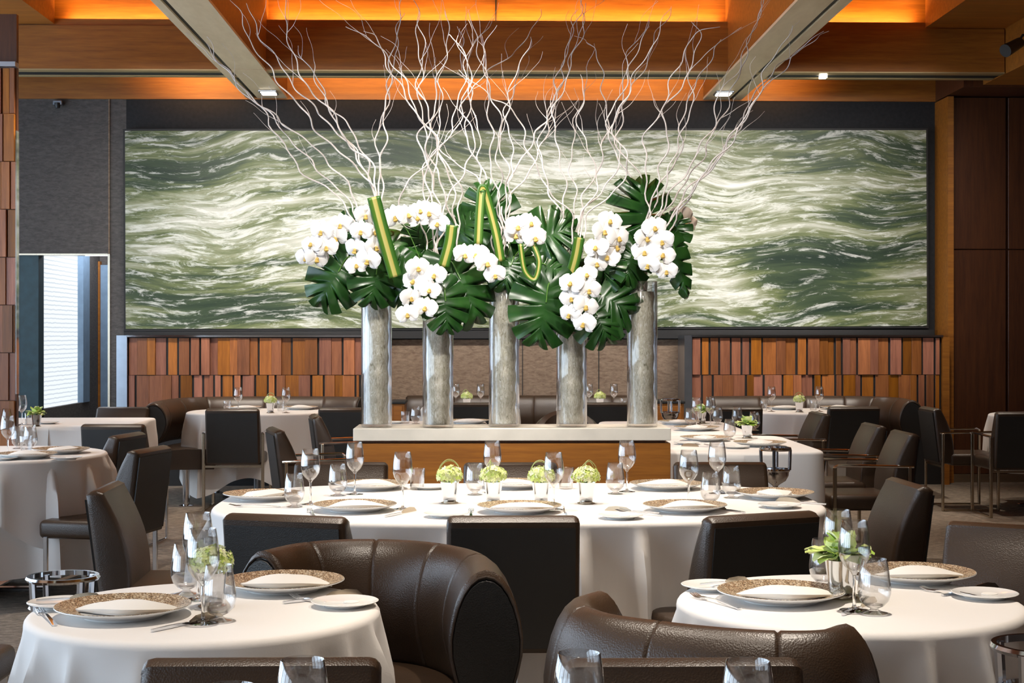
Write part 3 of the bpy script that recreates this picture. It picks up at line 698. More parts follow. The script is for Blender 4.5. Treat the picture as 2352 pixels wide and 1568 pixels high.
# ------------------------------------------------------------------ tables and cloths
def sup(a, rx, ry, n):
    c_, s_ = math.cos(a), math.sin(a)
    return (math.copysign(abs(c_) ** (2 / n), c_) * rx, math.copysign(abs(s_) ** (2 / n), s_) * ry)
def cloth(name, cx, cy, rx, ry, n, z0, drop, label, k=14, amp=.03, seed=1, corner=.0, rz=0, NA=220, push=None):
    rnd = random.Random(seed); g = MB(); rings = []
    # even spacing round the rim
    raw = [sup(2 * PI * i / 2000, rx, ry, n) for i in range(2000)]
    acc = [0]
    for i in range(1, 2001): a, b = raw[i - 1], raw[i % 2000]; acc.append(acc[-1] + math.hypot(b[0] - a[0], b[1] - a[1]))
    rim = []; j = 0
    for i in range(NA):
        s_ = acc[-1] * i / NA
        while acc[j + 1] < s_: j += 1
        rim.append(raw[j])
    ph = [rnd.uniform(0, 6.28) for _ in range(6)]
    def fold(u):
        a = u * k + 1.5 * math.sin(u * 3 + ph[0]) + ph[1]
        r_ = (1 - abs(math.sin(a * .5))) ** 1.5 * 1.9 - .55
        return r_ * (.72 + .4 * math.sin(3 * u + ph[2])) + .28 * math.sin(u * (k // 2) + ph[3])
    c0 = g.bm.verts.new((0, 0, z0)); first = True
    for f in (.25, .5, .75, .9, .97):
        rings.append([g.bm.verts.new((x * f, y * f, z0 + .0006 * mnoise.noise(Vector((x * f * 5, y * f * 5, seed))))) for x, y in rim])
    NR = 22
    for r_ in range(NR + 1):
        d = r_ / NR
        row = []
        for i, (x, y) in enumerate(rim):
            u = 2 * PI * i / NA
            nx, ny = x / rx ** 2 * abs(x / rx) ** (n - 2) if abs(x) > 1e-6 else 0, y / ry ** 2 * abs(y / ry) ** (n - 2) if abs(y) > 1e-6 else 0
            l = math.hypot(nx, ny) or 1; nx /= l; ny /= l
            dr = drop * (1 + corner * (.5 - .5 * math.cos(4 * (math.atan2(y / ry, x / rx))) ** 1)) if corner else drop
            e = .018
            if r_ <= 4:
                a = r_ / 4 * PI / 2; off = e * math.sin(a); zz = z0 - e * (1 - math.cos(a))
            else:
                q = (r_ - 4) / (NR - 4); zz = z0 - e - (dr - e) * q
                w_ = min(1, max(0, q - .02) * 3.6) ** .75 * (.6 + .4 * q)
                fv = fold(u); fv = fv
                off = e + amp * w_ * (fv * 1.35 + (.45 if amp > .05 or k < 14 else .12)) + .006 * q
            row.append(g.bm.verts.new((x + nx * off, y + ny * off, zz)))
        rings.append(row)
    m = len(rings[0])
    for i in range(m): g.bm.faces.new((c0, rings[0][i], rings[0][(i + 1) % m]))
    for a, b in zip(rings, rings[1:]):
        for i in range(m): g.bm.faces.new((a[i], b[i], b[(i + 1) % m], a[(i + 1) % m]))
    o = g.build(name, M_LINEN, angle=80); o.location = (cx, cy, 0); o.rotation_euler = (0, 0, rz)
    return tag(o, label, 'tablecloth')
def table(cx, cy, rx, ry, n, label, rz=0, ztop=.75):
    t = thing('dining_table', label, 'table', (cx, cy, 0), rz)
    pts = [sup(2 * PI * i / 64, rx - .006, ry - .006, n) for i in range(64)]
    MB().sweep([[(x, y, z) for x, y in pts] for z in (ztop - .028, ztop - .002)]).build('tabletop', M_WOODD, t)
    xs = (-rx * .5, rx * .5) if rx > .9 else (0,)
    for x in xs:
        MB().tube([(x, 0, .02), (x, 0, ztop - .03)], .035, 16).build('pedestal', M_STEEL, t)
        b = MB().box(x - .30, x + .30, -.03, .03, 0, .025, .006, 1).box(x - .03, x + .03, -.30, .30, 0, .025, .006, 1); b.build('base', M_CHROME, t, smooth=False)
    return t
ZT = .7525

# ------------------------------------------------------------------ helpers for laying tables
def on(kind, px, py, label, group=None, rz=0, z=ZT, dz=0, scale=None):
    p = P(px, py, z); p.z = z + dz; return place(kind, p, rz, label, group, scale)
def setting(px, py, rz, where, k=0, z=ZT, cut=True, spk=(.2, -.02), scale=None):
    """charger, napkin and cutlery for one diner"""
    p = P(px, py, z); p.z = z
    place('charger', p, rz, 'white charger plate with speckled bronze rim ' + where, 'charger plates', scale)
    q = p.copy(); q.z += .0105
    place('napkin1' if k % 2 else 'napkin2', q, rz, 'folded white napkin on the charger plate ' + where, 'folded napkins')
    return p
def local(p, rz, dx, dy):
    return Vector((p.x + dx * math.cos(rz) - dy * math.sin(rz), p.y + dx * math.sin(rz) + dy * math.cos(rz), p.z))
def flowers(kind, px, py, where, g, z=ZT, rz=0, scale=None):
    p = P(px, py, z); p.z = z
    place('cup', p, rz, 'small silver flower cup ' + where, g + ' cups', scale)
    q = p.copy(); q.z += .0125 * (scale or 1) - .012 * (scale or 1)
    place(kind, q, rz, ('pale green leafy flowers in the silver cup ' if kind == 'leafy' else 'lime green hydrangea posy in the silver cup ') + where, g, scale)

# ------------------------------------------------------------------ front left table
table(-.648, 3.63, .393, .393, 2, 'round dining table under the front left white cloth')
cloth('tablecloth', -.648, 3.63, .395, .395, 2.0, .752, .50, 'white cloth draped over the round front left table', k=17, amp=.034, seed=3)
pA = setting(283, 1413, .1, 'on the front left table, nearest the left edge', 0)
pB = setting(651, 1353, -.1, 'at the back of the front left table', 1)
on('bread', 142, 1393, 'white bread plate at the left rim of the front left table')
on('bread', 792, 1391, 'white bread plate at the right rim of the front left table')
on('wine', 466, 1430, 'tall wine glass standing before the hydrangea on the front left table')
on('wine', 455, 1376, 'tall wine glass behind its twin on the front left table')
on('goblet', 428, 1364, 'rounded water glass at the left of the flowers, front left table')
on('goblet', 503, 1425, 'rounded water glass in front of the flower cup, front left table')
flowers('posyn', 487, 1392, 'on the front left table', 'front left flowers')
place('knife', local(pA, -.62, .205, .01), -.62, 'table knife right of the left charger on the front left table')
place('fork', local(pA, .1, -.168, -.02), .45, 'table fork by the left charger on the front left table')
p = P(160, 1390, ZT); place('knife', Vector((p.x, p.y, ZT + .0145)), -1.2, 'butter knife on the leftmost bread plate of the front left table', scale=.7)
on('knife', 745, 1376, 'table knife between charger and right bread plate, front left table', rz=-1.0)
on('fork', 722, 1384, 'table fork crossing near the right bread plate, front left table', rz=.7)

# ------------------------------------------------------------------ front right table
table(.905, 3.71, .40, .40, 2, 'round dining table under the front right white cloth')
cloth('tablecloth', .905, 3.71, .402, .402, 2.0, .752, .50, 'white cloth draped over the round front right table', k=15, amp=.036, seed=11)
pA = setting(1793, 1378, .05, 'at the left of the front right table', 0)
pB = setting(2103, 1332, -.1, 'at the back of the front right table', 1)
on('bread', 1637, 1353, 'white bread plate at the left rim of the front right table')
on('bread', 2262, 1372, 'white bread plate at the right rim of the front right table')
on('goblet', 1893, 1351, 'rounded water glass left of the flowers on the front right table')
on('goblet', 2008, 1408, 'rounded water glass right of the flowers on the front right table')
on('wine', 1925, 1366, 'tall wine glass behind the flowers on the front right table')
on('wine', 1962, 1402, 'tall wine glass beside the flowers on the front right table')
flowers('leafy', 1933, 1372, 'on the front right table', 'front right flowers', scale=1.15)
place('knife', local(pA, -.62, .205, .0), -.62, 'table knife right of the left charger on the front right table')
place('fork', local(pA, .1, -.168, -.02), .45, 'table fork by the left charger on the front right table')
on('knife', 1665, 1351, 'butter knife on the left bread plate of the front right table', rz=-1.1, scale=.7, dz=.0145)
on('knife', 2232, 1360, 'table knife between charger and right bread plate, front right table', rz=-1.0)
on('fork', 2195, 1366, 'table fork near the right bread plate, front right table', rz=.7)

# ------------------------------------------------------------------ large centre table
table(.155, 5.97, 1.15, .71, 3.0, 'large oval dining table under the centre white cloth')
cloth('tablecloth', .155, 5.97, 1.155, .715, 3.0, .752, .60, 'white cloth on the large centre table', k=26, amp=.065, seed=5, NA=360)
w = 'of the centre table'
T3 = [(603, 1146, 'at the left end ' + w, 1.3), (815, 1172, 'at the front left ' + w, 0), (1193, 1175, 'at the front middle ' + w, 0), (1573, 1173, 'at the front right ' + w, 0),
      (1780, 1143, 'at the right end ' + w, -1.3), (853, 1122, 'at the back left ' + w, 3.1), (1180, 1119, 'at the back middle ' + w, 3.1), (1530, 1122, 'at the back right ' + w, 3.1)]
for k, (x, y, wh, rz) in enumerate(T3): setting(x, y, rz if abs(rz) > 1 else .03 * k, wh, k)
for (x, y, wh) in ((1425, 1190, 'in front of the right front charger ' + w), (1025, 1186, 'behind the middle black chair ' + w), (1790, 1165, 'by the right end ' + w), (1690, 1130, 'near the back right ' + w), (985, 1122, 'near the back left ' + w)):
    on('bread', x, y, 'white bread plate ' + wh)
for (x, y, wh) in ((713, 1158, 'tall wine glass nearest the left end ' + w), (815, 1135, 'tall wine glass behind the left front charger ' + w), (925, 1169, 'tall wine glass left of all the lime posies ' + w),
                   (1131, 1131, 'tall wine glass behind the second lime posy ' + w), (1272, 1170, 'tall wine glass at the third lime posy ' + w), (1440, 1129, 'tall wine glass by the right back setting ' + w),
                   (1582, 1162, 'tall wine glass over the right front charger ' + w), (1647, 1133, 'tall wine glass nearest the right end ' + w)): on('wine', x, y, wh)
for (x, y, wh) in ((676, 1164, 'rounded water glass nearest the left end ' + w), (776, 1138, 'rounded water glass behind the left wine glasses ' + w), (1091, 1136, 'rounded water glass left of the second lime posy ' + w),
                   (1413, 1134, 'rounded water glass right of the lime posies ' + w), (1632, 1160, 'rounded water glass before the right wine glasses ' + w), (1680, 1143, 'rounded water glass nearest the right end ' + w)): on('goblet', x, y, wh)
on('tumbler', 958, 1124, 'small tumbler at the back left ' + w); on('tumbler', 1300, 1122, 'small tumbler behind the lime posies ' + w)
for k, (x, y, wh) in enumerate(((1033, 1155, 'leftmost in the row on the centre table'), (1133, 1155, 'second from the left on the centre table'), (1243, 1156, 'third from the left on the centre table'), (1346, 1156, 'rightmost in the row on the centre table'))):
    flowers('posy1' if k % 2 else 'posy2', x, y, wh, 'row of lime posies', rz=k * 1.3 + .2)
for (x, y, rz, wh, kd) in ((922, 1180, -.5, 'right of the left front charger', 'knife'), (716, 1180, .2, 'left of the left front charger', 'fork'), (1297, 1178, 0, 'right of the middle front charger', 'knife'), (1082, 1180, 0, 'left of the middle front charger', 'fork'),
                           (1668, 1172, .5, 'right of the right front charger', 'knife'), (1468, 1180, .9, 'left of the right front charger', 'fork'), (1450, 1176, 1.1, 'across from the right front fork', 'knife'), (1838, 1155, .9, 'at the right end charger', 'knife'), (585, 1164, 1.4, 'at the left end charger', 'fork')):
    on(kd, x, y, 'table %s %s on the centre table' % (kd, wh), rz=rz)

# ------------------------------------------------------------------ tables right of the shelf
w4 = 'square cornered table right of the stone shelf'
table(1.47, 9.12, .45, .68, 9, 'long dining table right of the stone shelf', ztop=.75)
cloth('tablecloth', 1.47, 9.12, .455, .685, 12, .752, .50, 'white cloth with a sharp corner on the long table right of the shelf', corner=.3, k=12, amp=.014, seed=8, NA=300)
table(1.36, 10.75, .45, .72, 9, 'dining table behind the long right table')
cloth('tablecloth', 1.36, 10.75, .455, .725, 12, .752, .45, 'white cloth on the table behind the long right table', k=10, amp=.012, seed=9, NA=240)
for k, (x, y, wh) in enumerate(((1620, 1012, 'left on the long cloth right of the shelf'), (1745, 1024, 'right on the long cloth right of the shelf'), (1560, 974, 'on the table right of the last vase'), (1600, 988, 'nearest the camera on the farther right table'))):
    setting(x, y, 1.4 if k % 2 else -1.4, wh, k)
on('bread', 1578, 1020, 'white bread plate at the left rim of the long table right of the shelf')
on('bread', 1690, 1029, 'white bread plate at the front of the long table right of the shelf')
flowers('leafy', 1716, 1006, 'on the long table right of the shelf', 'leafy flowers right of the shelf')
flowers('leafy', 1612, 972, 'on the table behind the long right table', 'leafy flowers right of the shelf', rz=1)
on('goblet', 1676, 1009, 'rounded water glass left of the leafy flowers, long table right of the shelf')
on('wine', 1600, 982, 'tall wine glass left of its twin before the right wood partition')
on('wine', 1632, 980, 'tall wine glass right of its twin before the right wood partition')
on('goblet', 1585, 978, 'rounded water glass leftmost on the table behind the long right table')
on('goblet', 1648, 974, 'rounded water glass beside the leafy flowers behind the long right table')
on('goblet', 1693, 974, 'rounded water glass alone near the right end of the back right table')
on('goblet', 1733, 988, 'rounded water glass at the outer corner of the back right table')
on('knife', 1605, 1026, 'table knife at the front left of the long table right of the shelf', rz=1.2)
on('fork', 1655, 1024, 'table fork on the long table right of the shelf', rz=1.2)

# ------------------------------------------------------------------ table behind the shelf, left
table(-.36, 10.6, .40, .95, 9, 'dining table behind the first two tall vases')
cloth('tablecloth', -.36, 10.6, .405, .955, 12, .752, .45, 'white cloth on the table behind the first two tall vases', k=10, amp=.012, seed=10, NA=240)
setting(1075, 972, 0, 'between second and middle vase', 0)
on('tumbler', 931, 972, 'small tumbler behind the gap between first and second vase')
on('goblet', 955, 973, 'rounded water glass behind the gap between first and second vase')
on('bread', 905, 972, 'white bread plate right behind the first vase')

# ------------------------------------------------------------------ left edge tables
table(-2.66, 8.4, .58, .58, 2, 'round dining table at the left edge')
cloth('tablecloth', -2.66, 8.4, .585, .585, 2, .750, .60, 'floor length white cloth of the round table at the left edge', k=12, amp=.05, seed=21)
o = cloth('tablecloth', -2.66, 8.4, .592, .592, 2, .7535, .22, 'square white top cloth on the round table at the left edge', k=12, amp=.03, seed=22, corner=1.1)
o['category'] = 'tablecloth'
for k, (x, y, wh, rz) in enumerate(((140, 1040, 'right on the left edge table', 1.4), (62, 1051, 'front on the left edge table', .1))): setting(x, y, rz, wh, k, z=.7545)
on('bread', 152, 1055, 'white bread plate at the right rim of the left edge round table', z=.7545)
on('bread', 5, 1056, 'white bread plate cut by the left edge of the photo', z=.7545)
for (x, y, wh) in ((18, 1046, 'tall wine glass at the left edge on the round table'), ): on('wine', x, y, wh, z=.7545)
for (x, y, wh) in ((42, 1030, 'rounded water glass left in the cluster on the left edge round table'), (70, 1031, 'rounded water glass right in the cluster on the left edge round table')): on('goblet', x, y, wh, z=.7545)
on('tumbler', 60, 1038, 'small tumbler on the left edge round table', z=.7545)
table(-3.10, 11.58, .55, .50, 9, 'dining table by the lobby window')
cloth('tablecloth', -3.10, 11.58, .555, .505, 12, .752, .45, 'white cloth on the table by the lobby window', k=9, amp=.012, seed=23)
on('wine', 36, 977, 'tall wine glass left of its twin on the table by the lobby window')
on('wine', 50, 975, 'tall wine glass right of its twin on the table by the lobby window')
on('goblet', 16, 979, 'rounded water glass at the left edge on the table by the lobby window')
on('tumbler', 68, 977, 'small tumbler on the table by the lobby window')
flowers('leafy', 84, 979, 'on the table by the lobby window', 'window table flowers', rz=2)
on('bread', 110, 973, 'white bread plate on the table by the lobby window')

# ------------------------------------------------------------------ far booth tables
def far_table(px, y, r, nm, sx=1.0):
    x = XY(px, y)
    table(x, y, r * sx, r, 2.4, 'round dining table of the ' + nm)
    cloth('tablecloth', x, y, r * sx + .004, r + .004, 2.4, .752, .52, 'white cloth on the table of the ' + nm, k=8, amp=.035, seed=int(px), corner=.35)
far_table(592, 13.08, .50, 'far left booth', 1.15)
setting(560, 940, 0, 'at the left of the far left booth table', 0); setting(690, 940, 0, 'at the right of the far left booth table', 1)
on('wine', 547, 948, 'tall wine glass at the left of the far left booth table'); on('wine', 657, 948, 'tall wine glass at the right of the far left booth table')
on('tumbler', 522, 944, 'small tumbler at the left of the far left booth table'); on('tumbler', 645, 944, 'small tumbler beside the posy on the far left booth table')
flowers('posy1', 621, 948, 'on the far left booth table', 'booth posies')
far_table(1850, 13.05, .46, 'far right booth')
setting(1800, 940, 0, 'at the left of the far right booth table', 0); setting(1925, 940, 0, 'at the right of the far right booth table', 1)
on('wine', 1772, 945, 'tall wine glass at the left of the far right booth table'); on('wine', 1882, 945, 'tall wine glass at the right of the far right booth table')
on('tumbler', 1754, 943, 'small tumbler at the left of the far right booth table'); on('tumbler', 1868, 942, 'small tumbler beside the posy on the far right booth table')
flowers('posy2', 1836, 946, 'on the far right booth table', 'booth posies')
for px, nm, pw, pf, pt in ((1080, 'small table between second and third vase', 1104, 1072, None), (1392, 'small table between fourth and fifth vase', 1410, 1378, 1432)):
    x = XY(px, 13.72)
    table(x, 13.72, .42, .24, 9, 'dining table at the wall banquette, the ' + nm)
    cloth('tablecloth', x, 13.72, .425, .245, 12, .752, .40, 'white cloth on the ' + nm, k=8, amp=.01, seed=int(px))
    p = Vector((XY(pf, 13.6), 13.6, ZT)); place('cup', p, 0, 'small silver flower cup on the ' + nm, 'wall banquette flower cups'); place('posy2', p, 1.0, 'lime green hydrangea posy on the ' + nm, 'wall banquette posies')
    p = Vector((XY(pw, 13.68), 13.68, ZT)); place('wine', p, 0, 'tall wine glass right of the posy on the ' + nm)
    p = Vector((XY(pw - 57, 13.68), 13.68, ZT)); place('wine', p, 0, 'tall wine glass left of the posy on the ' + nm)
    if pt: place('tumbler', Vector((XY(pt, 13.62), 13.62, ZT)), 0, 'small tumbler on the ' + nm)
x = 4.72; table(x, 12.4, .5, .5, 2, 'round dining table at the right edge, behind the black chair')
cloth('tablecloth', x, 12.4, .504, .504, 2, .752, .45, 'white cloth showing past the black chair at the right edge', k=8, amp=.04, seed=77)

# ------------------------------------------------------------------ table just below the frame (only its glasses rise into view)
table(.25, 1.99, 1.0, .30, 9, 'dining table nearest the viewer, mostly below the photo')
cloth('tablecloth', .25, 1.99, 1.005, .305, 12, .752, .4, 'white cloth of the table nearest the viewer', k=12, amp=.02, seed=31)
for (x, y, wh) in ((695, 2.05, 'rim of a wine glass in front of the left foreground chair back'), (530, 1.90, 'lowest wine glass rim at the bottom left of the photo'), (1330, 2.085, 'rim of a wine glass left of the right foreground chair back'),
                   (1718, 2.03, 'rim of a wine glass before the right foreground chair back'), (1605, 1.87, 'lowest wine glass rim at the bottom right of the photo')):
    place('wine', Vector((XY(x, y), y, ZT)), 0, wh)

# ------------------------------------------------------------------ chairs
def chair(px, y, rz, label, kind='chair', g=None): return place(kind, Vector((XY(px, y), y, 0)), R(rz), label, g)
# y given at the outer face of the back; shift so the rear plane is there
def chair_b(px, yb, rz, label, kind='chair', g=None, off=.29):
    a = R(rz); c = Vector((XY(px, yb), yb, 0)) + Vector((-math.sin(a), math.cos(a), 0)) * off
    return place(kind, c, a, label, g)
chair_b(650, 4.94, -17, 'dark chair back left of centre, before the left front of the centre table')
chair_b(1179, 4.90, 0, 'dark chair seen square from behind at the front middle of the centre table')
chair_b(1757, 4.95, 23, 'dark chair turned slightly left at the front right of the centre table')
chair_b(785, 7.05, 180, 'brown chair facing the camera at the back left of the centre table')
chair_b(1172, 7.02, 180, 'brown chair facing the camera at the back middle of the centre table')
chair_b(1652, 7.02, 178, 'brown chair facing the camera at the back right of the centre table')
chair_b(2098, 6.05, 92, 'large brown chair seen from the side at the right end of the centre table')
chair_b(232, 5.96, -88, 'large dark brown chair seen from the side at the left end of the centre table')
chair_b(2085, 9.2, 90, 'brown armchair nearest the camera of the row right of the long cloth', 'armchair')
chair_b(2013, 10.0, 90, 'brown armchair second in the row right of the long cloth', 'armchair')
chair_b(1888, 11.5, 92, 'brown armchair third in the row, beside the black backed booth chair', 'armchair')
chair_b(1962, 12.42, 0, 'black backed chair in front of the far right booth table')
chair_b(1692, 12.35, 0, 'black backed chair behind the glasses left of the far right booth table')
chair_b(2130, 12.3, -90, 'dark armchair in profile facing right, near the right timber wall', 'armchair')
chair_b(2352, 11.55, 0, 'black backed armchair with metal legs at the right edge', 'armchair')
chair_b(2330, 4.62, 150, 'brown leather chair back at the lower right edge', off=.22)
chair_b(258, 10.05, -6, 'black backed chair with brown top edge before the window table')
chair_b(285, 12.5, 176, 'grey lit leather chair facing the camera by the lobby window')
chair_b(300, 9.1, 80, 'blue lit leather chair seen from the side, farther of two by the left round table', 'armchair')
chair_b(352, 7.95, 78, 'blue lit chair with black back, nearer of two by the left round table')
chair_b(533, 12.15, 0, 'black backed armchair with champagne metal legs at the far left booth table', 'armchair')
chair_b(792, 12.3, 0, 'black chair back directly left of the first tall vase')
chair_b(625, 9.6, -75, 'brown rounded armchair left of the stone shelf', 'armchair')
chair_b(718, 11.2, -80, 'slim dark armchair seen from the side behind the rounded brown one', 'armchair')
chair_b(1080, 13.22, 0, 'black chair back between second and third vase')
chair_b(1393, 13.22, 0, 'black chair back between fourth and fifth vase')
chair_b(1300, 11.9, 180, 'grey round backed chair behind the fourth vase', 'roundchair', off=.25)
place('chair', Vector((-1.66, 4.5, 0)), R(-90), 'chair at the lower left edge, only its dark seat corner showing')
chair_b(606, 2.79, 180, 'brown leather chair back at the bottom left foreground')
chair_b(1565, 2.77, 180, 'brown leather chair back at the bottom right foreground')

# ------------------------------------------------------------------ curved sofas and banquettes
def rollback(name, pts, label, cat, zb=.34, zt=.80, rw=.10, seat=None, seams=4, group=None, inner=1, legs=True, m=14):
    """roll of padded leather along a path; pear shaped section, flat end caps"""
    path = catmull([(x, y, 0) for x, y in pts], m); n = len(path)
    cen = sum(path, Vector()) / n
    t = thing(name, label, cat, (cen.x, cen.y, 0), group=group)
    H_ = zt - zb
    prof = []
    for i in range(28):
        a = 2 * PI * i / 28; zz = math.cos(a); xx = math.sin(a)
        zf = (zz + 1) / 2
        wd = rw * (.42 + .58 * math.sin(min(1, (zf * 1.02) ** .9) * PI * .62) / math.sin(PI * .5)) if zf < .80 else rw * (.42 + .58 * math.sin(min(1, (zf * 1.02) ** .9) * PI * .62))
        prof.append((xx * rw * (0.50 + .50 * min(1, zf / .55) ** .8), zb + H_ * zf))
    secs = []; sk = [int(round(n * (k + 1) / (seams + 1))) for k in range(seams)]
    for i, p in enumerate(path):
        tg = (path[min(i + 1, n - 1)] - path[max(i - 1, 0)]).normalized(); nr = Vector((-tg.y, tg.x, 0))
        for s_, off in (((.0, 0),) if i not in sk else ((1, -.006), (.955, 0), (1, .006))):
            k_ = 1 if s_ in (0, 1) else s_
            secs.append([p - cen + tg * off + nr * x * k_ + Vector((0, 0, zb + H_ * .5 + (z - zb - H_ * .5) * (1 - (1 - k_) * .5))) for x, z in prof])
    g = MB()
    # domed start and finish
    def shrink(sec, f, d): c = sum(sec, Vector()) / len(sec); return [c + (v - c) * f + d for v in sec]
    t0 = (path[1] - path[0]).normalized(); t1 = (path[-1] - path[-2]).normalized()
    secs = [shrink(secs[0], .93, -t0 * .010)] + secs + [shrink(secs[-1], .93, t1 * .010)]
    ends = (shrink(secs[0], 1.0, -t0 * .001), shrink(secs[-1], 1.0, t1 * .001))
    g.sweep(secs); g.build('backrest', M_LEATHER, t, angle=50)
    for e, d in ((ends[0], -t0), (ends[1], t1)):
        g = MB(); g.sweep([shrink(e, .97, d * .0), shrink(e, .95, d * .006)]); g.build('end_cap', M_LEATHERD, t)
        MB().tube(shrink(e, 1.0, d * .002), .0035, 6, closed=True).build('piping', M_PIPING, t)
    if seat:
        # seat cushion: offset strip towards the sitter
        a_, b_ = [], []
        for i, p in enumerate(path):
            tg = (path[min(i + 1, n - 1)] - path[max(i - 1, 0)]).normalized(); nr = Vector((-tg.y, tg.x, 0)) * inner
            a_.append(p - cen + nr * rw * .2); b_.append(p - cen + nr * seat)
        g = MB(); S = []
        for p, q in zip(a_, b_):
            r_ = []
            d = (q - p)
            for f, z in ((0, .30), (0, .45), (.5, .468), (.88, .462), (.97, .445), (1.0, .42), (1.0, .33), (.97, .30)): r_.append(p + d * f + Vector((0, 0, z)))
            S.append(r_)
        g.sweep(S); g.build('seat', M_LEATHER, t)
        if legs:
            for k in (1, n // 2, n - 2):
                c = a_[k] * .5 + b_[k] * .5
                MB().tube([(c.x, c.y, .012), (c.x, c.y, .30)], .028, 14).build('leg', M_CHROME, t)
                MB().lathe([(0, 0), (.06, 0), (.06, .006), (.03, .014), (0, .014)], 20, (c.x, c.y, 0)).build('foot', M_CHROME, t)
    return t
def pt(px, py, z): p = P(px, py, z); return (p.x, p.y)
# tub sofa wrapped round the front left table
rollback('tub_sofa', [(-.600, 4.27), (-.52, 4.42), (-.38, 4.50), (-.20, 4.47), (-.07, 4.35), (.0, 4.16), (.018, 3.90)], 'brown leather tub sofa with round roll ends right of the front left table', 'sofa', zb=.36, zt=.80, rw=.098, seat=.40, seams=4, inner=-1)
rollback('tub_sofa', [(.285, 3.58), (.235, 3.49), (.235, 3.38), (.285, 3.28), (.38, 3.20), (.49, 3.13), (.60, 3.09), (.70, 3.095), (.765, 3.16)], 'brown leather tub sofa curving before the front right table, seen from behind', 'sofa', zb=.36, zt=.80, rw=.085, seat=.34, seams=3, inner=1)
# booth banquettes
rollback('banquette', [(XY(352, 12.5), 12.5), (XY(362, 12.95), 12.95), (XY(400, 13.45), 13.5), (XY(470, 13.8), 13.82), (XY(600, 13.95), 13.95), (XY(740, 13.9), 13.92), (XY(826, 13.8), 13.8)],
         'curved brown leather banquette with roll end in the far left booth', 'banquette', zb=.48, zt=.845, rw=.115, seat=.50, seams=5, inner=-1)
rollback('banquette', [(XY(1632, 13.9), 13.9), (XY(1760, 13.98), 13.97), (XY(1880, 13.98), 13.97), (XY(1980, 13.88), 13.88), (XY(2060, 13.55), 13.55), (XY(2095, 13.0), 13.0)],
         'curved brown leather banquette in the far right booth', 'banquette', zb=.42, zt=.845, rw=.115, seat=.48, seams=5, inner=-1)
xa, xb = XY(935, 14.4), XY(1500, 14.4)
rollback('banquette', [(xa, 14.5), (xa * .5 + xb * .5 - .3, 14.5), (xa * .5 + xb * .5 + .3, 14.5), (xb, 14.5)], 'straight brown leather banquette against the tan wall behind the vases', 'banquette', zb=.40, zt=.83, rw=.11, seat=.46, seams=5, inner=-1)
def cabinet(px0, px1, label):
    x0, x1 = XY(px0, 13.9), XY(px1, 13.9); cx = (x0 + x1) / 2; h = (x1 - x0) / 2
    t = thing('side_cabinet', label, 'cabinet', (cx, 14.0, 0))
    MB().box(-h, h, -.18, .2, .06, .78, .004, 1).build('body', M_WOOD, t, smooth=False)
    MB().box(-h - .01, h + .01, -.2, .2, .78, .805, .004, 1).build('top', M_BLACK, t, smooth=False)
    MB().box(-h + .02, h - .02, -.195, -.18, .56, .76, .003, 1).build('drawer', M_WOOD, t, smooth=False)
    for a, b in ((-h + .02, -.004), (.004, h - .02)): MB().box(a, b, -.195, -.18, .08, .55, .003, 1).build('door', M_WOOD, t, smooth=False)
    MB().box(-h + .02, h - .02, -.15, .2, 0, .06).build('plinth', M_BLACK, t, smooth=False)
cabinet(900, 930, 'narrow orange wood side cabinet right of the first vase')
cabinet(1500, 1568, 'orange wood side cabinet right of the last vase')

# ------------------------------------------------------------------ wine bucket stands
place('stand', Vector((XY(145, 4.55), 4.55, 0)), 0, 'chrome wine bucket stand at the lower left, behind the front left table')
place('stand', Vector((XY(2403, 3.22), 3.22, 0)), 0, 'chrome wine bucket stand cut by the right edge beside the front right table', scale=1.08)
place('stand', Vector((XY(1781, 7.6), 7.6, 0)), .5, 'metal wine stand standing before the sharp cornered cloth').scale = (.74, .74, 1.22)
place('stand', Vector((XY(1539, 12.9), 12.9, 0)), .5, 'metal wine stand before the orange cabinet right of the last vase').scale = (.8, .8, 1.25)

# ------------------------------------------------------------------ stone shelf on a timber base
SX0, SX1 = PY(811, 985, 8.28).x, PY(1541, 985, 8.28).x; SZ = PY(0, 985, 8.28).z
t = thing('stone_shelf', 'long cream stone shelf on a cherry wood base holding five tall vases', 'shelf', ((SX0 + SX1) / 2, 8.47, 0)); h = (SX1 - SX0) / 2
MB().box(-h, h, -.19, .21, SZ - .068, SZ, .003, 1).build('stone_top', M_STONE, t, smooth=False)
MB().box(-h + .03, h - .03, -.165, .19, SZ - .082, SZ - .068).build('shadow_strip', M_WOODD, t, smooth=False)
MB().box(-h + .005, h + .0, -.175, .19, 0, SZ - .082, .003, 1).build('wood_base', M_WOOD, t, smooth=False)

# ------------------------------------------------------------------ tall vases
VZ = SZ + .001
VS = [(865, 'tall', 8.42, 'first from the left'), (1006, 'short', 8.36, 'second from the left'), (1158, 'tall', 8.42, 'in the middle'), (1313, 'short', 8.42, 'fourth from the left'), (1475, 'tall', 8.42, 'last on the right')]
RIMS = []
def vase_proto(hgt):
    t = thing('cylinder_vase')
    r = .0845
    MB().lathe([(0, 0), (r - .004, 0), (r, .004), (r, hgt - .002), (r - .002, hgt), (r - .005, hgt), (r - .006, hgt - .003), (r - .006, .018), (0, .016)], 64).build('cylinder', M_VGLASS, t, angle=60)
    rnd = random.Random(int(hgt * 100)); g = MB()
    hh_ = hgt * .93
    prof = [(0, .018)] + [(.064 + .004 * math.sin(k * 1.7), .019 + (hh_ - .019) * k / 24) for k in range(25)] + [(0, hh_)]
    MB().lathe(prof, 40).build('filling', M_FILL, t, angle=80)
    return t
VP = {}
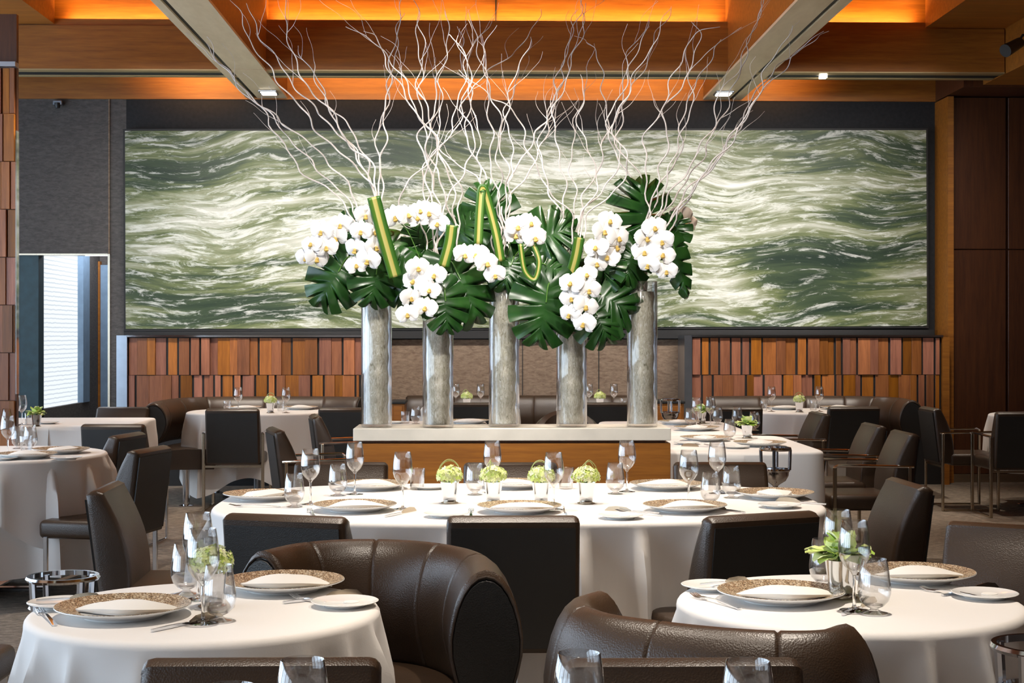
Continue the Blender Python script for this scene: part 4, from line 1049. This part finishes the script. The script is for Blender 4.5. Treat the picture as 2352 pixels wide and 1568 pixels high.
for px, kd, y, wh in VS:
    hgt = PY(0, 645 if kd == 'tall' else 722, 8.42).z - VZ
    if kd not in VP: VP[kd] = vase_proto(hgt); o = VP[kd]
    else: o = copy_tree(VP[kd])
    o.location = (XY(px, y), y, VZ); o.rotation_euler = (0, 0, px)
    tag(o, '%s clear glass cylinder vase on the stone shelf, %s' % (kd, wh), 'vase', 'cylinder vases on the stone shelf')
    RIMS.append(Vector((XY(px, y), y, VZ + hgt)))

# ------------------------------------------------------------------ willow branches
def wiggly(pts, seed, amp=.012, step=.035):
    rnd = random.Random(seed); path = catmull(pts, 12); tot = sum((b - a).length for a, b in zip(path, path[1:])); out = []
    ph = [rnd.uniform(0, 6.28) for _ in range(6)]; s = 0
    for i, p in enumerate(path):
        if i: s += (p - path[i - 1]).length
        f = min(1, s / (tot * .25)); q = p.copy()
        q.x += f * amp * (math.sin(s * 21 + ph[0]) + .7 * math.sin(s * 37 + ph[1]) + .8 * math.sin(s * 9 + ph[2]))
        q.y += f * amp * (math.sin(s * 23 + ph[3]) + .7 * math.sin(s * 39 + ph[4]))
        out.append(q)
    return out
# vase index, way points in the photo (from the rim upwards)
BR = [
 (0, [(790, 470), (700, 395), (610, 270), (560, 200), (490, 130), (418, 76)]), (0, [(800, 460), (690, 350), (600, 240), (520, 165), (470, 85)]), (0, [(812, 450), (720, 340), (640, 270), (560, 215), (500, 140), (480, 100)]),
 (0, [(850, 430), (760, 330), (690, 250), (640, 190), (600, 130), (560, 50), (530, 0)]), (0, [(845, 410), (775, 300), (700, 230), (650, 160), (620, 110), (580, 40), (563, 8)]), (0, [(855, 400), (800, 330), (745, 240), (690, 170), (672, 105), (650, 50), (652, -10)]),
 (0, [(860, 410), (810, 300), (760, 250), (725, 180), (700, 130), (682, 105)]), (0, [(855, 420), (790, 310), (740, 230), (728, 165), (722, 140)]), (0, [(868, 420), (880, 320), (893, 220), (900, 130), (912, 50), (930, 0)]), (0, [(880, 430), (860, 350), (890, 240), (905, 110), (925, 30)]),
 (0, [(900, 500), (940, 420), (1020, 330), (1060, 250), (1075, 150), (1050, 80)]),
 (1, [(1060, 480), (1010, 350), (960, 250), (905, 150), (850, 95), (805, 60)]), (1, [(1050, 490), (1000, 330), (945, 240), (900, 160), (860, 90), (836, 72)]), (1, [(1040, 500), (990, 370), (968, 280), (970, 180), (960, 90), (946, -5)]), (1, [(1000, 480), (975, 380), (985, 290), (965, 200), (975, 100), (952, 20)]),
 (1, [(1010, 470), (960, 330), (1000, 250), (1012, 170), (1030, 70), (1017, 22)]), (1, [(985, 500), (1005, 380), (1030, 300), (1060, 200), (1090, 100), (1140, 40)]), (1, [(975, 510), (970, 400), (1015, 300), (1008, 200), (1020, 130)]), (1, [(1020, 480), (1090, 350), (1060, 240), (1120, 170), (1200, 100), (1240, 20)]),
 (2, [(1120, 470), (1095, 370), (1070, 280), (1080, 180), (1050, 90), (1042, 80)]), (2, [(1130, 460), (1100, 350), (1085, 230), (1065, 150), (1053, 60)]), (2, [(1140, 450), (1130, 330), (1115, 200), (1105, 120), (1075, 20)]), (2, [(1150, 440), (1140, 350), (1145, 250), (1110, 150), (1130, 60)]),
 (2, [(1160, 450), (1180, 370), (1160, 280), (1190, 180), (1215, 85)]), (2, [(1165, 440), (1150, 330), (1175, 220), (1195, 130), (1225, 90)]), (2, [(1170, 450), (1215, 330), (1270, 250), (1290, 150), (1320, 50), (1335, 0)]), (2, [(1175, 455), (1240, 350), (1265, 270), (1285, 180), (1310, 90), (1330, 20)]),
 (2, [(1140, 470), (1080, 400), (1000, 330), (1010, 230), (990, 130)]),
 (3, [(1290, 500), (1250, 400), (1240, 300), (1290, 200), (1320, 110), (1342, 0)]), (3, [(1300, 500), (1290, 390), (1270, 290), (1300, 190), (1330, 80), (1350, 5)]), (3, [(1320, 490), (1310, 380), (1330, 260), (1360, 100)]), (3, [(1330, 490), (1380, 380), (1390, 290), (1385, 200), (1375, 120), (1350, 95)]),
 (3, [(1310, 510), (1250, 420), (1200, 300), (1160, 240), (1120, 220), (1060, 160)]), (3, [(1340, 500), (1420, 380), (1400, 280), (1440, 190), (1460, 110), (1492, 46)]), (3, [(1345, 500), (1370, 400), (1330, 300), (1345, 230), (1330, 170)]), (3, [(1350, 510), (1440, 400), (1410, 300), (1450, 200), (1480, 130), (1540, 18)]),
 (4, [(1470, 440), (1400, 340), (1425, 250), (1470, 180), (1500, 90), (1545, 15)]), (4, [(1480, 430), (1420, 330), (1430, 230), (1440, 140), (1490, 60)]), (4, [(1490, 430), (1480, 330), (1520, 240), (1560, 150), (1600, 80), (1648, 62)]), (4, [(1500, 440), (1530, 340), (1530, 260), (1580, 170), (1600, 100), (1590, 48)]),
 (4, [(1510, 450), (1560, 340), (1570, 260), (1610, 180), (1640, 110), (1702, 62)]), (4, [(1520, 460), (1545, 350), (1590, 260), (1590, 160), (1650, 90)]), (4, [(1525, 470), (1590, 370), (1640, 290), (1650, 220), (1700, 140), (1762, -5)]), (4, [(1535, 470), (1600, 380), (1655, 280), (1690, 180), (1730, 80), (1755, 0)]),
 (4, [(1560, 470), (1640, 370), (1710, 270), (1760, 180), (1840, 110), (1912, 70)]), (4, [(1565, 475), (1650, 360), (1700, 290), (1760, 200), (1830, 120), (1890, 72)]), (4, [(1570, 465), (1660, 350), (1720, 250), (1770, 150), (1822, 58)]),
]
CLUST = ['first vase', 'second vase', 'middle vase', 'fourth vase', 'last vase']
cnt = {}; BL = []
for bi, (vi, way) in enumerate(BR):
    rim = RIMS[vi]; rnd = random.Random(500 + bi)
    ytip = 8.42 + rnd.uniform(-.55, .45); n = len(way)
    # drop wiggle of the photo in small kinks between way points
    pts = [rim + Vector((rnd.uniform(-.05, .05), rnd.uniform(-.04, .04), -.10))]
    pts.append(rim + Vector((rnd.uniform(-.045, .045), rnd.uniform(-.04, .04), .05)))
    for k, (px, py) in enumerate(way):
        f = (k + 1) / n; q = PY(px, py, 8.42 + (ytip - 8.42) * f)
        if k == 0:
            q = (q + pts[-1]) * .5 if (q - pts[-1]).length > .9 else q
        pts.append(q)
    path = wiggly(pts, bi, .012)
    rads = [.0044 * (1 - i / len(path)) ** .7 + .0013 for i in range(len(path))]
    g = MB(); g.tube(path, rads, 6)
    for q in range(rnd.randint(2, 4)):
        i = rnd.randint(int(len(path) * .45), len(path) - 6); d = (path[i + 3] - path[i]).normalized()
        side = Vector((rnd.uniform(-1, 1), rnd.uniform(-.8, .8), rnd.uniform(.0, .5))); ln = rnd.uniform(.12, .32)
        tw = [path[i]] + [path[i] + d * ln * f + side * ln * .45 * math.sin(f * 2.0) for f in (.2, .45, .7, 1)]
        tw = wiggly(tw, bi * 10 + q, .005); g.tube(tw, [max(.0009, rads[i] * .6 * (1 - k / len(tw))) for k in range(len(tw))], 5)
    base = pts[0]; g2 = g.build('willow_branch', M_BARK, angle=80)
    tipx, tipy = way[-1]; side = 'leaning far left' if tipx < rim.x * 0 + (VS[vi][0] - 150) else 'leaning left' if tipx < VS[vi][0] - 40 else 'leaning far right' if tipx > VS[vi][0] + 150 else 'leaning right' if tipx > VS[vi][0] + 40 else 'rising upright'
    reach = 'the top edge' if tipy < 10 else 'the orange coffer' if tipy < 60 else 'the crossbeam'
    key = (vi, side, reach); cnt[key] = cnt.get(key, 0) + 1
    g2['_key'] = str(key)
    del g2['_key']; BL.append((g2, vi, side, reach, tipx))

ORD = {1: ('',), 2: ('left tip', 'right tip'), 3: ('leftmost tip', 'middle tip', 'rightmost tip'), 4: ('leftmost tip', 'second tip', 'third tip', 'rightmost tip'), 5: ('leftmost tip', 'second tip', 'third tip', 'fourth tip', 'rightmost tip')}
for g2, vi, side, reach, tipx in BL:
    same = sorted([b[4] for b in BL if b[1:4] == (vi, side, reach)]); o_ = ORD[len(same)][same.index(tipx)]
    tag(g2, 'pale willow branch of the %s, %s to %s%s' % (CLUST[vi], side, reach, ', ' + o_ if o_ else ''), 'branch', 'curly willow branches in the vases')

# ------------------------------------------------------------------ orchids
def blossom(parent, mat_p=M_PETAL):
    g = MB()
    def petal(ang, ln, wd, yo, cup_):
        rows = []
        for k in range(7):
            u = k / 6; ww = wd * math.sin(PI * min(1, .10 + .90 * u)) ** .62 * (0.25 + .75 * min(1, u * 2.2)) if u < 1 else wd * .12
            row = []
            for j in range(-2, 3):
                v = j / 2; x = v * ww; r = u * ln; yy = yo - cup_ * (u * (1 - u)) * 4 * .25 + .006 * v * v
                row.append(g.bm.verts.new((r * math.sin(ang) + x * math.cos(ang), yy, r * math.cos(ang) - x * math.sin(ang))))
            rows.append(row)
        for a, b in zip(rows, rows[1:]):
            for j in range(4): g.bm.faces.new((a[j], a[j + 1], b[j + 1], b[j]))
    for a in (0, R(128), R(-128)): petal(a, .050, .019, .003, .012)
    for a in (R(76), R(-76)): petal(a, .056, .035, -.003, .016)
    o = g.build('blossom', mat_p, parent, fixn=False, angle=180)
    l = MB(); l.lathe([(0, -.018), (.005, -.014), (.0085, -.004), (.006, .006), (0, .010)], 8, (0, -.012, -.006)); l.box(-.010, .010, -.022, -.008, -.020, -.010, .004, 1)
    l.build('lip', M_LIP, o)
    return o
SPR = [
 (0, 'lilac tinted white orchid spray hanging at the far left', [(783, 515), (739, 530), (772, 545), (749, 567), (716, 560), (727, 592), (703, 590)], 8.30),
 (0, 'white orchid spray before the first vase, left of the striped blade', [(839, 494), (829, 530), (859, 533), (818, 571), (862, 566), (846, 596), (818, 609)], 8.20),
 (1, 'white orchid spray arching level above the second vase', [(908, 497), (936, 493), (962, 500), (985, 487), (1007, 512), (966, 482)], 8.30),
 (1, 'large white orchid spray hanging before the second vase', [(959, 614), (999, 630), (951, 645), (987, 665), (943, 683), (977, 706), (936, 721)], 8.13),
 (2, 'slim white orchid spray falling to the left of the middle vase', [(1066, 584), (1094, 584), (1117, 603), (1137, 630)], 8.22),
 (2, 'big white orchid cluster above the middle vase', [(1189, 520), (1218, 512), (1228, 545), (1184, 540), (1206, 535)], 8.22),
 (3, 'white orchid spray above and right of the fourth vase', [(1401, 507), (1386, 530), (1419, 545), (1370, 568), (1414, 566), (1396, 590), (1370, 604)], 8.25),
 (3, 'long white orchid spray hanging before the fourth vase', [(1347, 630), (1312, 650), (1353, 665), (1312, 683), (1345, 703), (1309, 721), (1342, 742)], 8.13),
 (4, 'white orchid spray in front of the last vase rim', [(1503, 522), (1483, 546), (1521, 552), (1480, 578), (1523, 584), (1490, 607), (1531, 622)], 8.20),
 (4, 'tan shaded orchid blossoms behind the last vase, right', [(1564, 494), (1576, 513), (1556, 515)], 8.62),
]
b0 = None; b1 = None
for si, (vi, lab, fl, y) in enumerate(SPR):
    rim = RIMS[vi]; c0 = PY(*fl[0], y)
    t = thing('orchid_spray', lab, 'orchid', c0)
    top = PY(fl[0][0], min(f[1] for f in fl) - 6, y + .03)
    pts = [rim + Vector((random.uniform(-.03, .03), -.02, -.06)), rim + Vector((0, -.03, .04)), (rim * .35 + top * .65) + Vector((0, 0, .05))] + [PY(*f, y + .035) for f in (fl[0], fl[len(fl) // 2], fl[-1])]
    MB().tube([p - c0 for p in catmull(pts, 8)], .0028, 6).build('stem', M_STALK, t)
    for k, (px, py) in enumerate(fl):
        tan_ = 'tan' in lab
        src = b1 if tan_ else b0
        if src is None:
            o = blossom(t, M_PETALB if tan_ else M_PETAL)
            if tan_: b1 = o
            else: b0 = o
        else: o = copy_tree(src, t)
        rnd = random.Random(si * 20 + k)
        o.parent = t; o.location = PY(px, py, y + rnd.uniform(-.02, .02)) - c0
        o.rotation_euler = (R(rnd.uniform(-22, 14)), R(rnd.uniform(-16, 16)), R(rnd.uniform(-28, 28)))
        o.scale = (1.22 + rnd.uniform(-.08, .14),) * 3

# ------------------------------------------------------------------ monstera leaves
def monstera(vi, cpx, tip, y, size, label, tilt=0, nyaw=0, k=0, wide=1.0):
    rim = RIMS[vi]; rnd = random.Random(900 + k)
    base = PY(*cpx, y); tp = PY(*tip, y - .06); d = (tp - base); Ln = d.length; d.normalize()
    nrm = Vector((math.sin(R(nyaw)), -math.cos(R(nyaw)), math.sin(R(tilt)))).normalized(); nrm = (nrm - d * nrm.dot(d)).normalized(); s = d.cross(nrm)
    g = MB(); NV = 120; NU = 6; W = size * .58 * wide
    bends = rnd.uniform(.10, .2); cd = rnd.uniform(.52, .72); cw = rnd.uniform(.09, .13)
    if 'upright above' in label: cd, cw = .78, .19
    for side in (-1, 1):
        rows = []
        for i in range(NV + 1):
            v = i / NV
            wv = W * (math.sin(PI * (.16 + .84 * v) ) ** .62 if v < 1 else 0) * (1.08 - .15 * v)
            ang = R(150 - 128 * v ** .75)
            nn = 5.5; ph = (v * nn + .15 * (side + 1)) % 1
            cut = 1 - cd * max(0, 1 - abs(ph - .5) / cw) ** .7 if .10 < v < .93 else 1
            m = v ** 1.0 * Ln
            row = []
            for j in range(NU + 1):
                u = j / NU; r_ = wv * cut * u
                x = r_ * math.sin(ang); yv = m + r_ * math.cos(ang)
                h = -bends * u * u * size * (.5 + v) + .02 * size * math.sin(v * nn * 2 * PI) * u - .10 * size * v * v
                row.append(g.bm.verts.new(s * side * x + d * yv + nrm * h))
            rows.append(row)
        for a, b in zip(rows, rows[1:]):
            for j in range(NU): g.bm.faces.new((a[j], a[j + 1], b[j + 1], b[j]))
    bmesh.ops.remove_doubles(g.bm, verts=g.bm.verts, dist=.0004)
    t = thing('monstera_leaf', label, 'leaf', base)
    g.build('blade', M_MONST, t, angle=70, fixn=False)
    mid = (rim + base) * .5 + Vector((0, .03, .05))
    MB().tube([p - base for p in catmull([rim + Vector((0, 0, -.08)), rim + Vector((0, 0, .02)), mid, base, base + d * Ln * .35 + nrm * .002], 6)], .0035, 6).build('stalk', M_STALK, t)
ML = [
 (0, (800, 590), (735, 688), 8.38, .30, 'deeply cut monstera leaf at the far left under the lilac orchids'), (0, (868, 600), (856, 688), 8.28, .26, 'monstera leaf hanging over the rim of the first vase'),
 (0, (880, 545), (955, 600), 8.40, .27, 'dark monstera leaf right of the striped blade'), (0, (850, 560), (790, 510), 8.52, .26, 'dark monstera leaf behind the two left orchid sprays'), (0, (905, 600), (925, 690), 8.36, .24, 'shaded monstera leaf between first and second vase'),
 (1, (1035, 600), (1100, 720), 8.30, .36, 'glossy monstera leaf with light caught in its cuts, right of the second vase'), (1, (1020, 660), (1030, 752), 8.20, .24, 'pale tipped monstera leaf hanging over the second vase'), (1, (1040, 560), (1085, 490), 8.50, .28, 'dark monstera leaf above the second vase'),
 (1, (985, 590), (960, 520), 8.5, .22, 'small dark leaf behind the level orchid spray'),
 (2, (1145, 560), (1112, 428), 8.50, .30, 'tall dark monstera leaf standing above the middle vase'), (2, (1180, 590), (1160, 650), 8.34, .24, 'monstera leaf over the rim of the middle vase'), (2, (1215, 560), (1300, 520), 8.42, .36, 'arched monstera leaf right of the big orchid cluster'), (2, (1230, 600), (1300, 625), 8.36, .28, 'ribbed monstera leaf left of the fourth vase orchids'),
 (3, (1262, 650), (1240, 778), 8.26, .34, 'large monstera leaf hanging left of the fourth vase'), (3, (1350, 660), (1440, 705), 8.34, .42, 'largest round monstera leaf right of the fourth vase'), (3, (1370, 640), (1400, 590), 8.42, .26, 'dark leaf behind the upper right orchids'),(3, (1360, 700), (1395, 770), 8.30, .28, 'low dark leaf right of the hanging orchids'),
 (4, (1482, 545), (1480, 425), 8.44, .36, 'monstera leaf standing upright above the last vase'), (4, (1535, 530), (1582, 680), 8.36, .15, 'narrow edge on monstera leaf drooping at the far right'), (4, (1460, 570), (1440, 640), 8.36, .22, 'shaded leaf left of the last vase'), (4, (1525, 560), (1560, 505), 8.5, .20, 'small leaf before the shaded orchid'),
]
for k, (vi, a, b, y, sz, lab) in enumerate(ML):
    rnd = random.Random(k); monstera(vi, a, b, y, sz, lab, tilt=rnd.uniform(10, 50), nyaw=rnd.uniform(-25, 25), k=k)

# ------------------------------------------------------------------ folded striped blades
def blade(vi, way, wd, y, label, k=0):
    rim = RIMS[vi]; pts = [PY(px, py, y + .01 * i) for i, (px, py) in enumerate(way)]
    t = thing('striped_leaf', label, 'leaf', pts[0]); c = pts[0]
    path = catmull(pts, 10); bm = bmesh.new(); uv = bm.loops.layers.uv.new('uv'); rows = []
    for i, p in enumerate(path):
        tg = (path[min(i + 1, len(path) - 1)] - path[max(i - 1, 0)]).normalized(); s = tg.cross(Vector((.15, -1, .1))).normalized()
        nn = s.cross(tg)
        f = i / (len(path) - 1)
        rows.append([(bm.verts.new(p - c + s * wd * v + nn * .25 * wd * abs(v)), v, f) for v in (-.5, -.25, 0, .25, .5)])
    for a, b in zip(rows, rows[1:]):
        for j in range(4):
            q = (a[j], a[j + 1], b[j + 1], b[j]); f_ = bm.faces.new([x[0] for x in q])
            for lp, x in zip(f_.loops, q): lp[uv].uv = (x[1] + .5, x[2])
    me = bpy.data.meshes.new('blade'); bm.to_mesh(me); bm.free(); me.materials.append(M_STRIPE)
    for p_ in me.polygons: p_.use_smooth = True
    o = bpy.data.objects.new('blade', me); C.objects.link(o); o.parent = t
    md = o.modifiers.new('thickness', 'SOLIDIFY'); md.thickness = .0012
    MB().tube([p - c for p in catmull([rim + Vector((0, 0, -.06)), rim + Vector((0, -.02, .03)), pts[-1] + Vector((0, .01, 0))], 6)], .004, 6).build('stalk', M_STALK, t)
blade(0, [(858, 452), (874, 515), (892, 580), (908, 636)], .072, 8.14, 'tall folded leaf striped yellow and green over the first vase')
blade(1, [(1038, 517), (1032, 560), (1018, 612)], .062, 8.20, 'short folded striped leaf above the second vase')
blade(2, [(1098, 560), (1102, 480), (1108, 432), (1122, 470), (1140, 540), (1150, 600)], .050, 8.22, 'looped striped leaf standing left of the middle vase')
blade(2, [(1195, 560), (1205, 620), (1228, 640), (1238, 600), (1225, 560)], .030, 8.18, 'small curled yellow green leaf under the big orchid cluster')
blade(3, [(1330, 545), (1322, 590), (1308, 640)], .060, 8.30, 'striped leaf with amber stripe above the fourth vase')
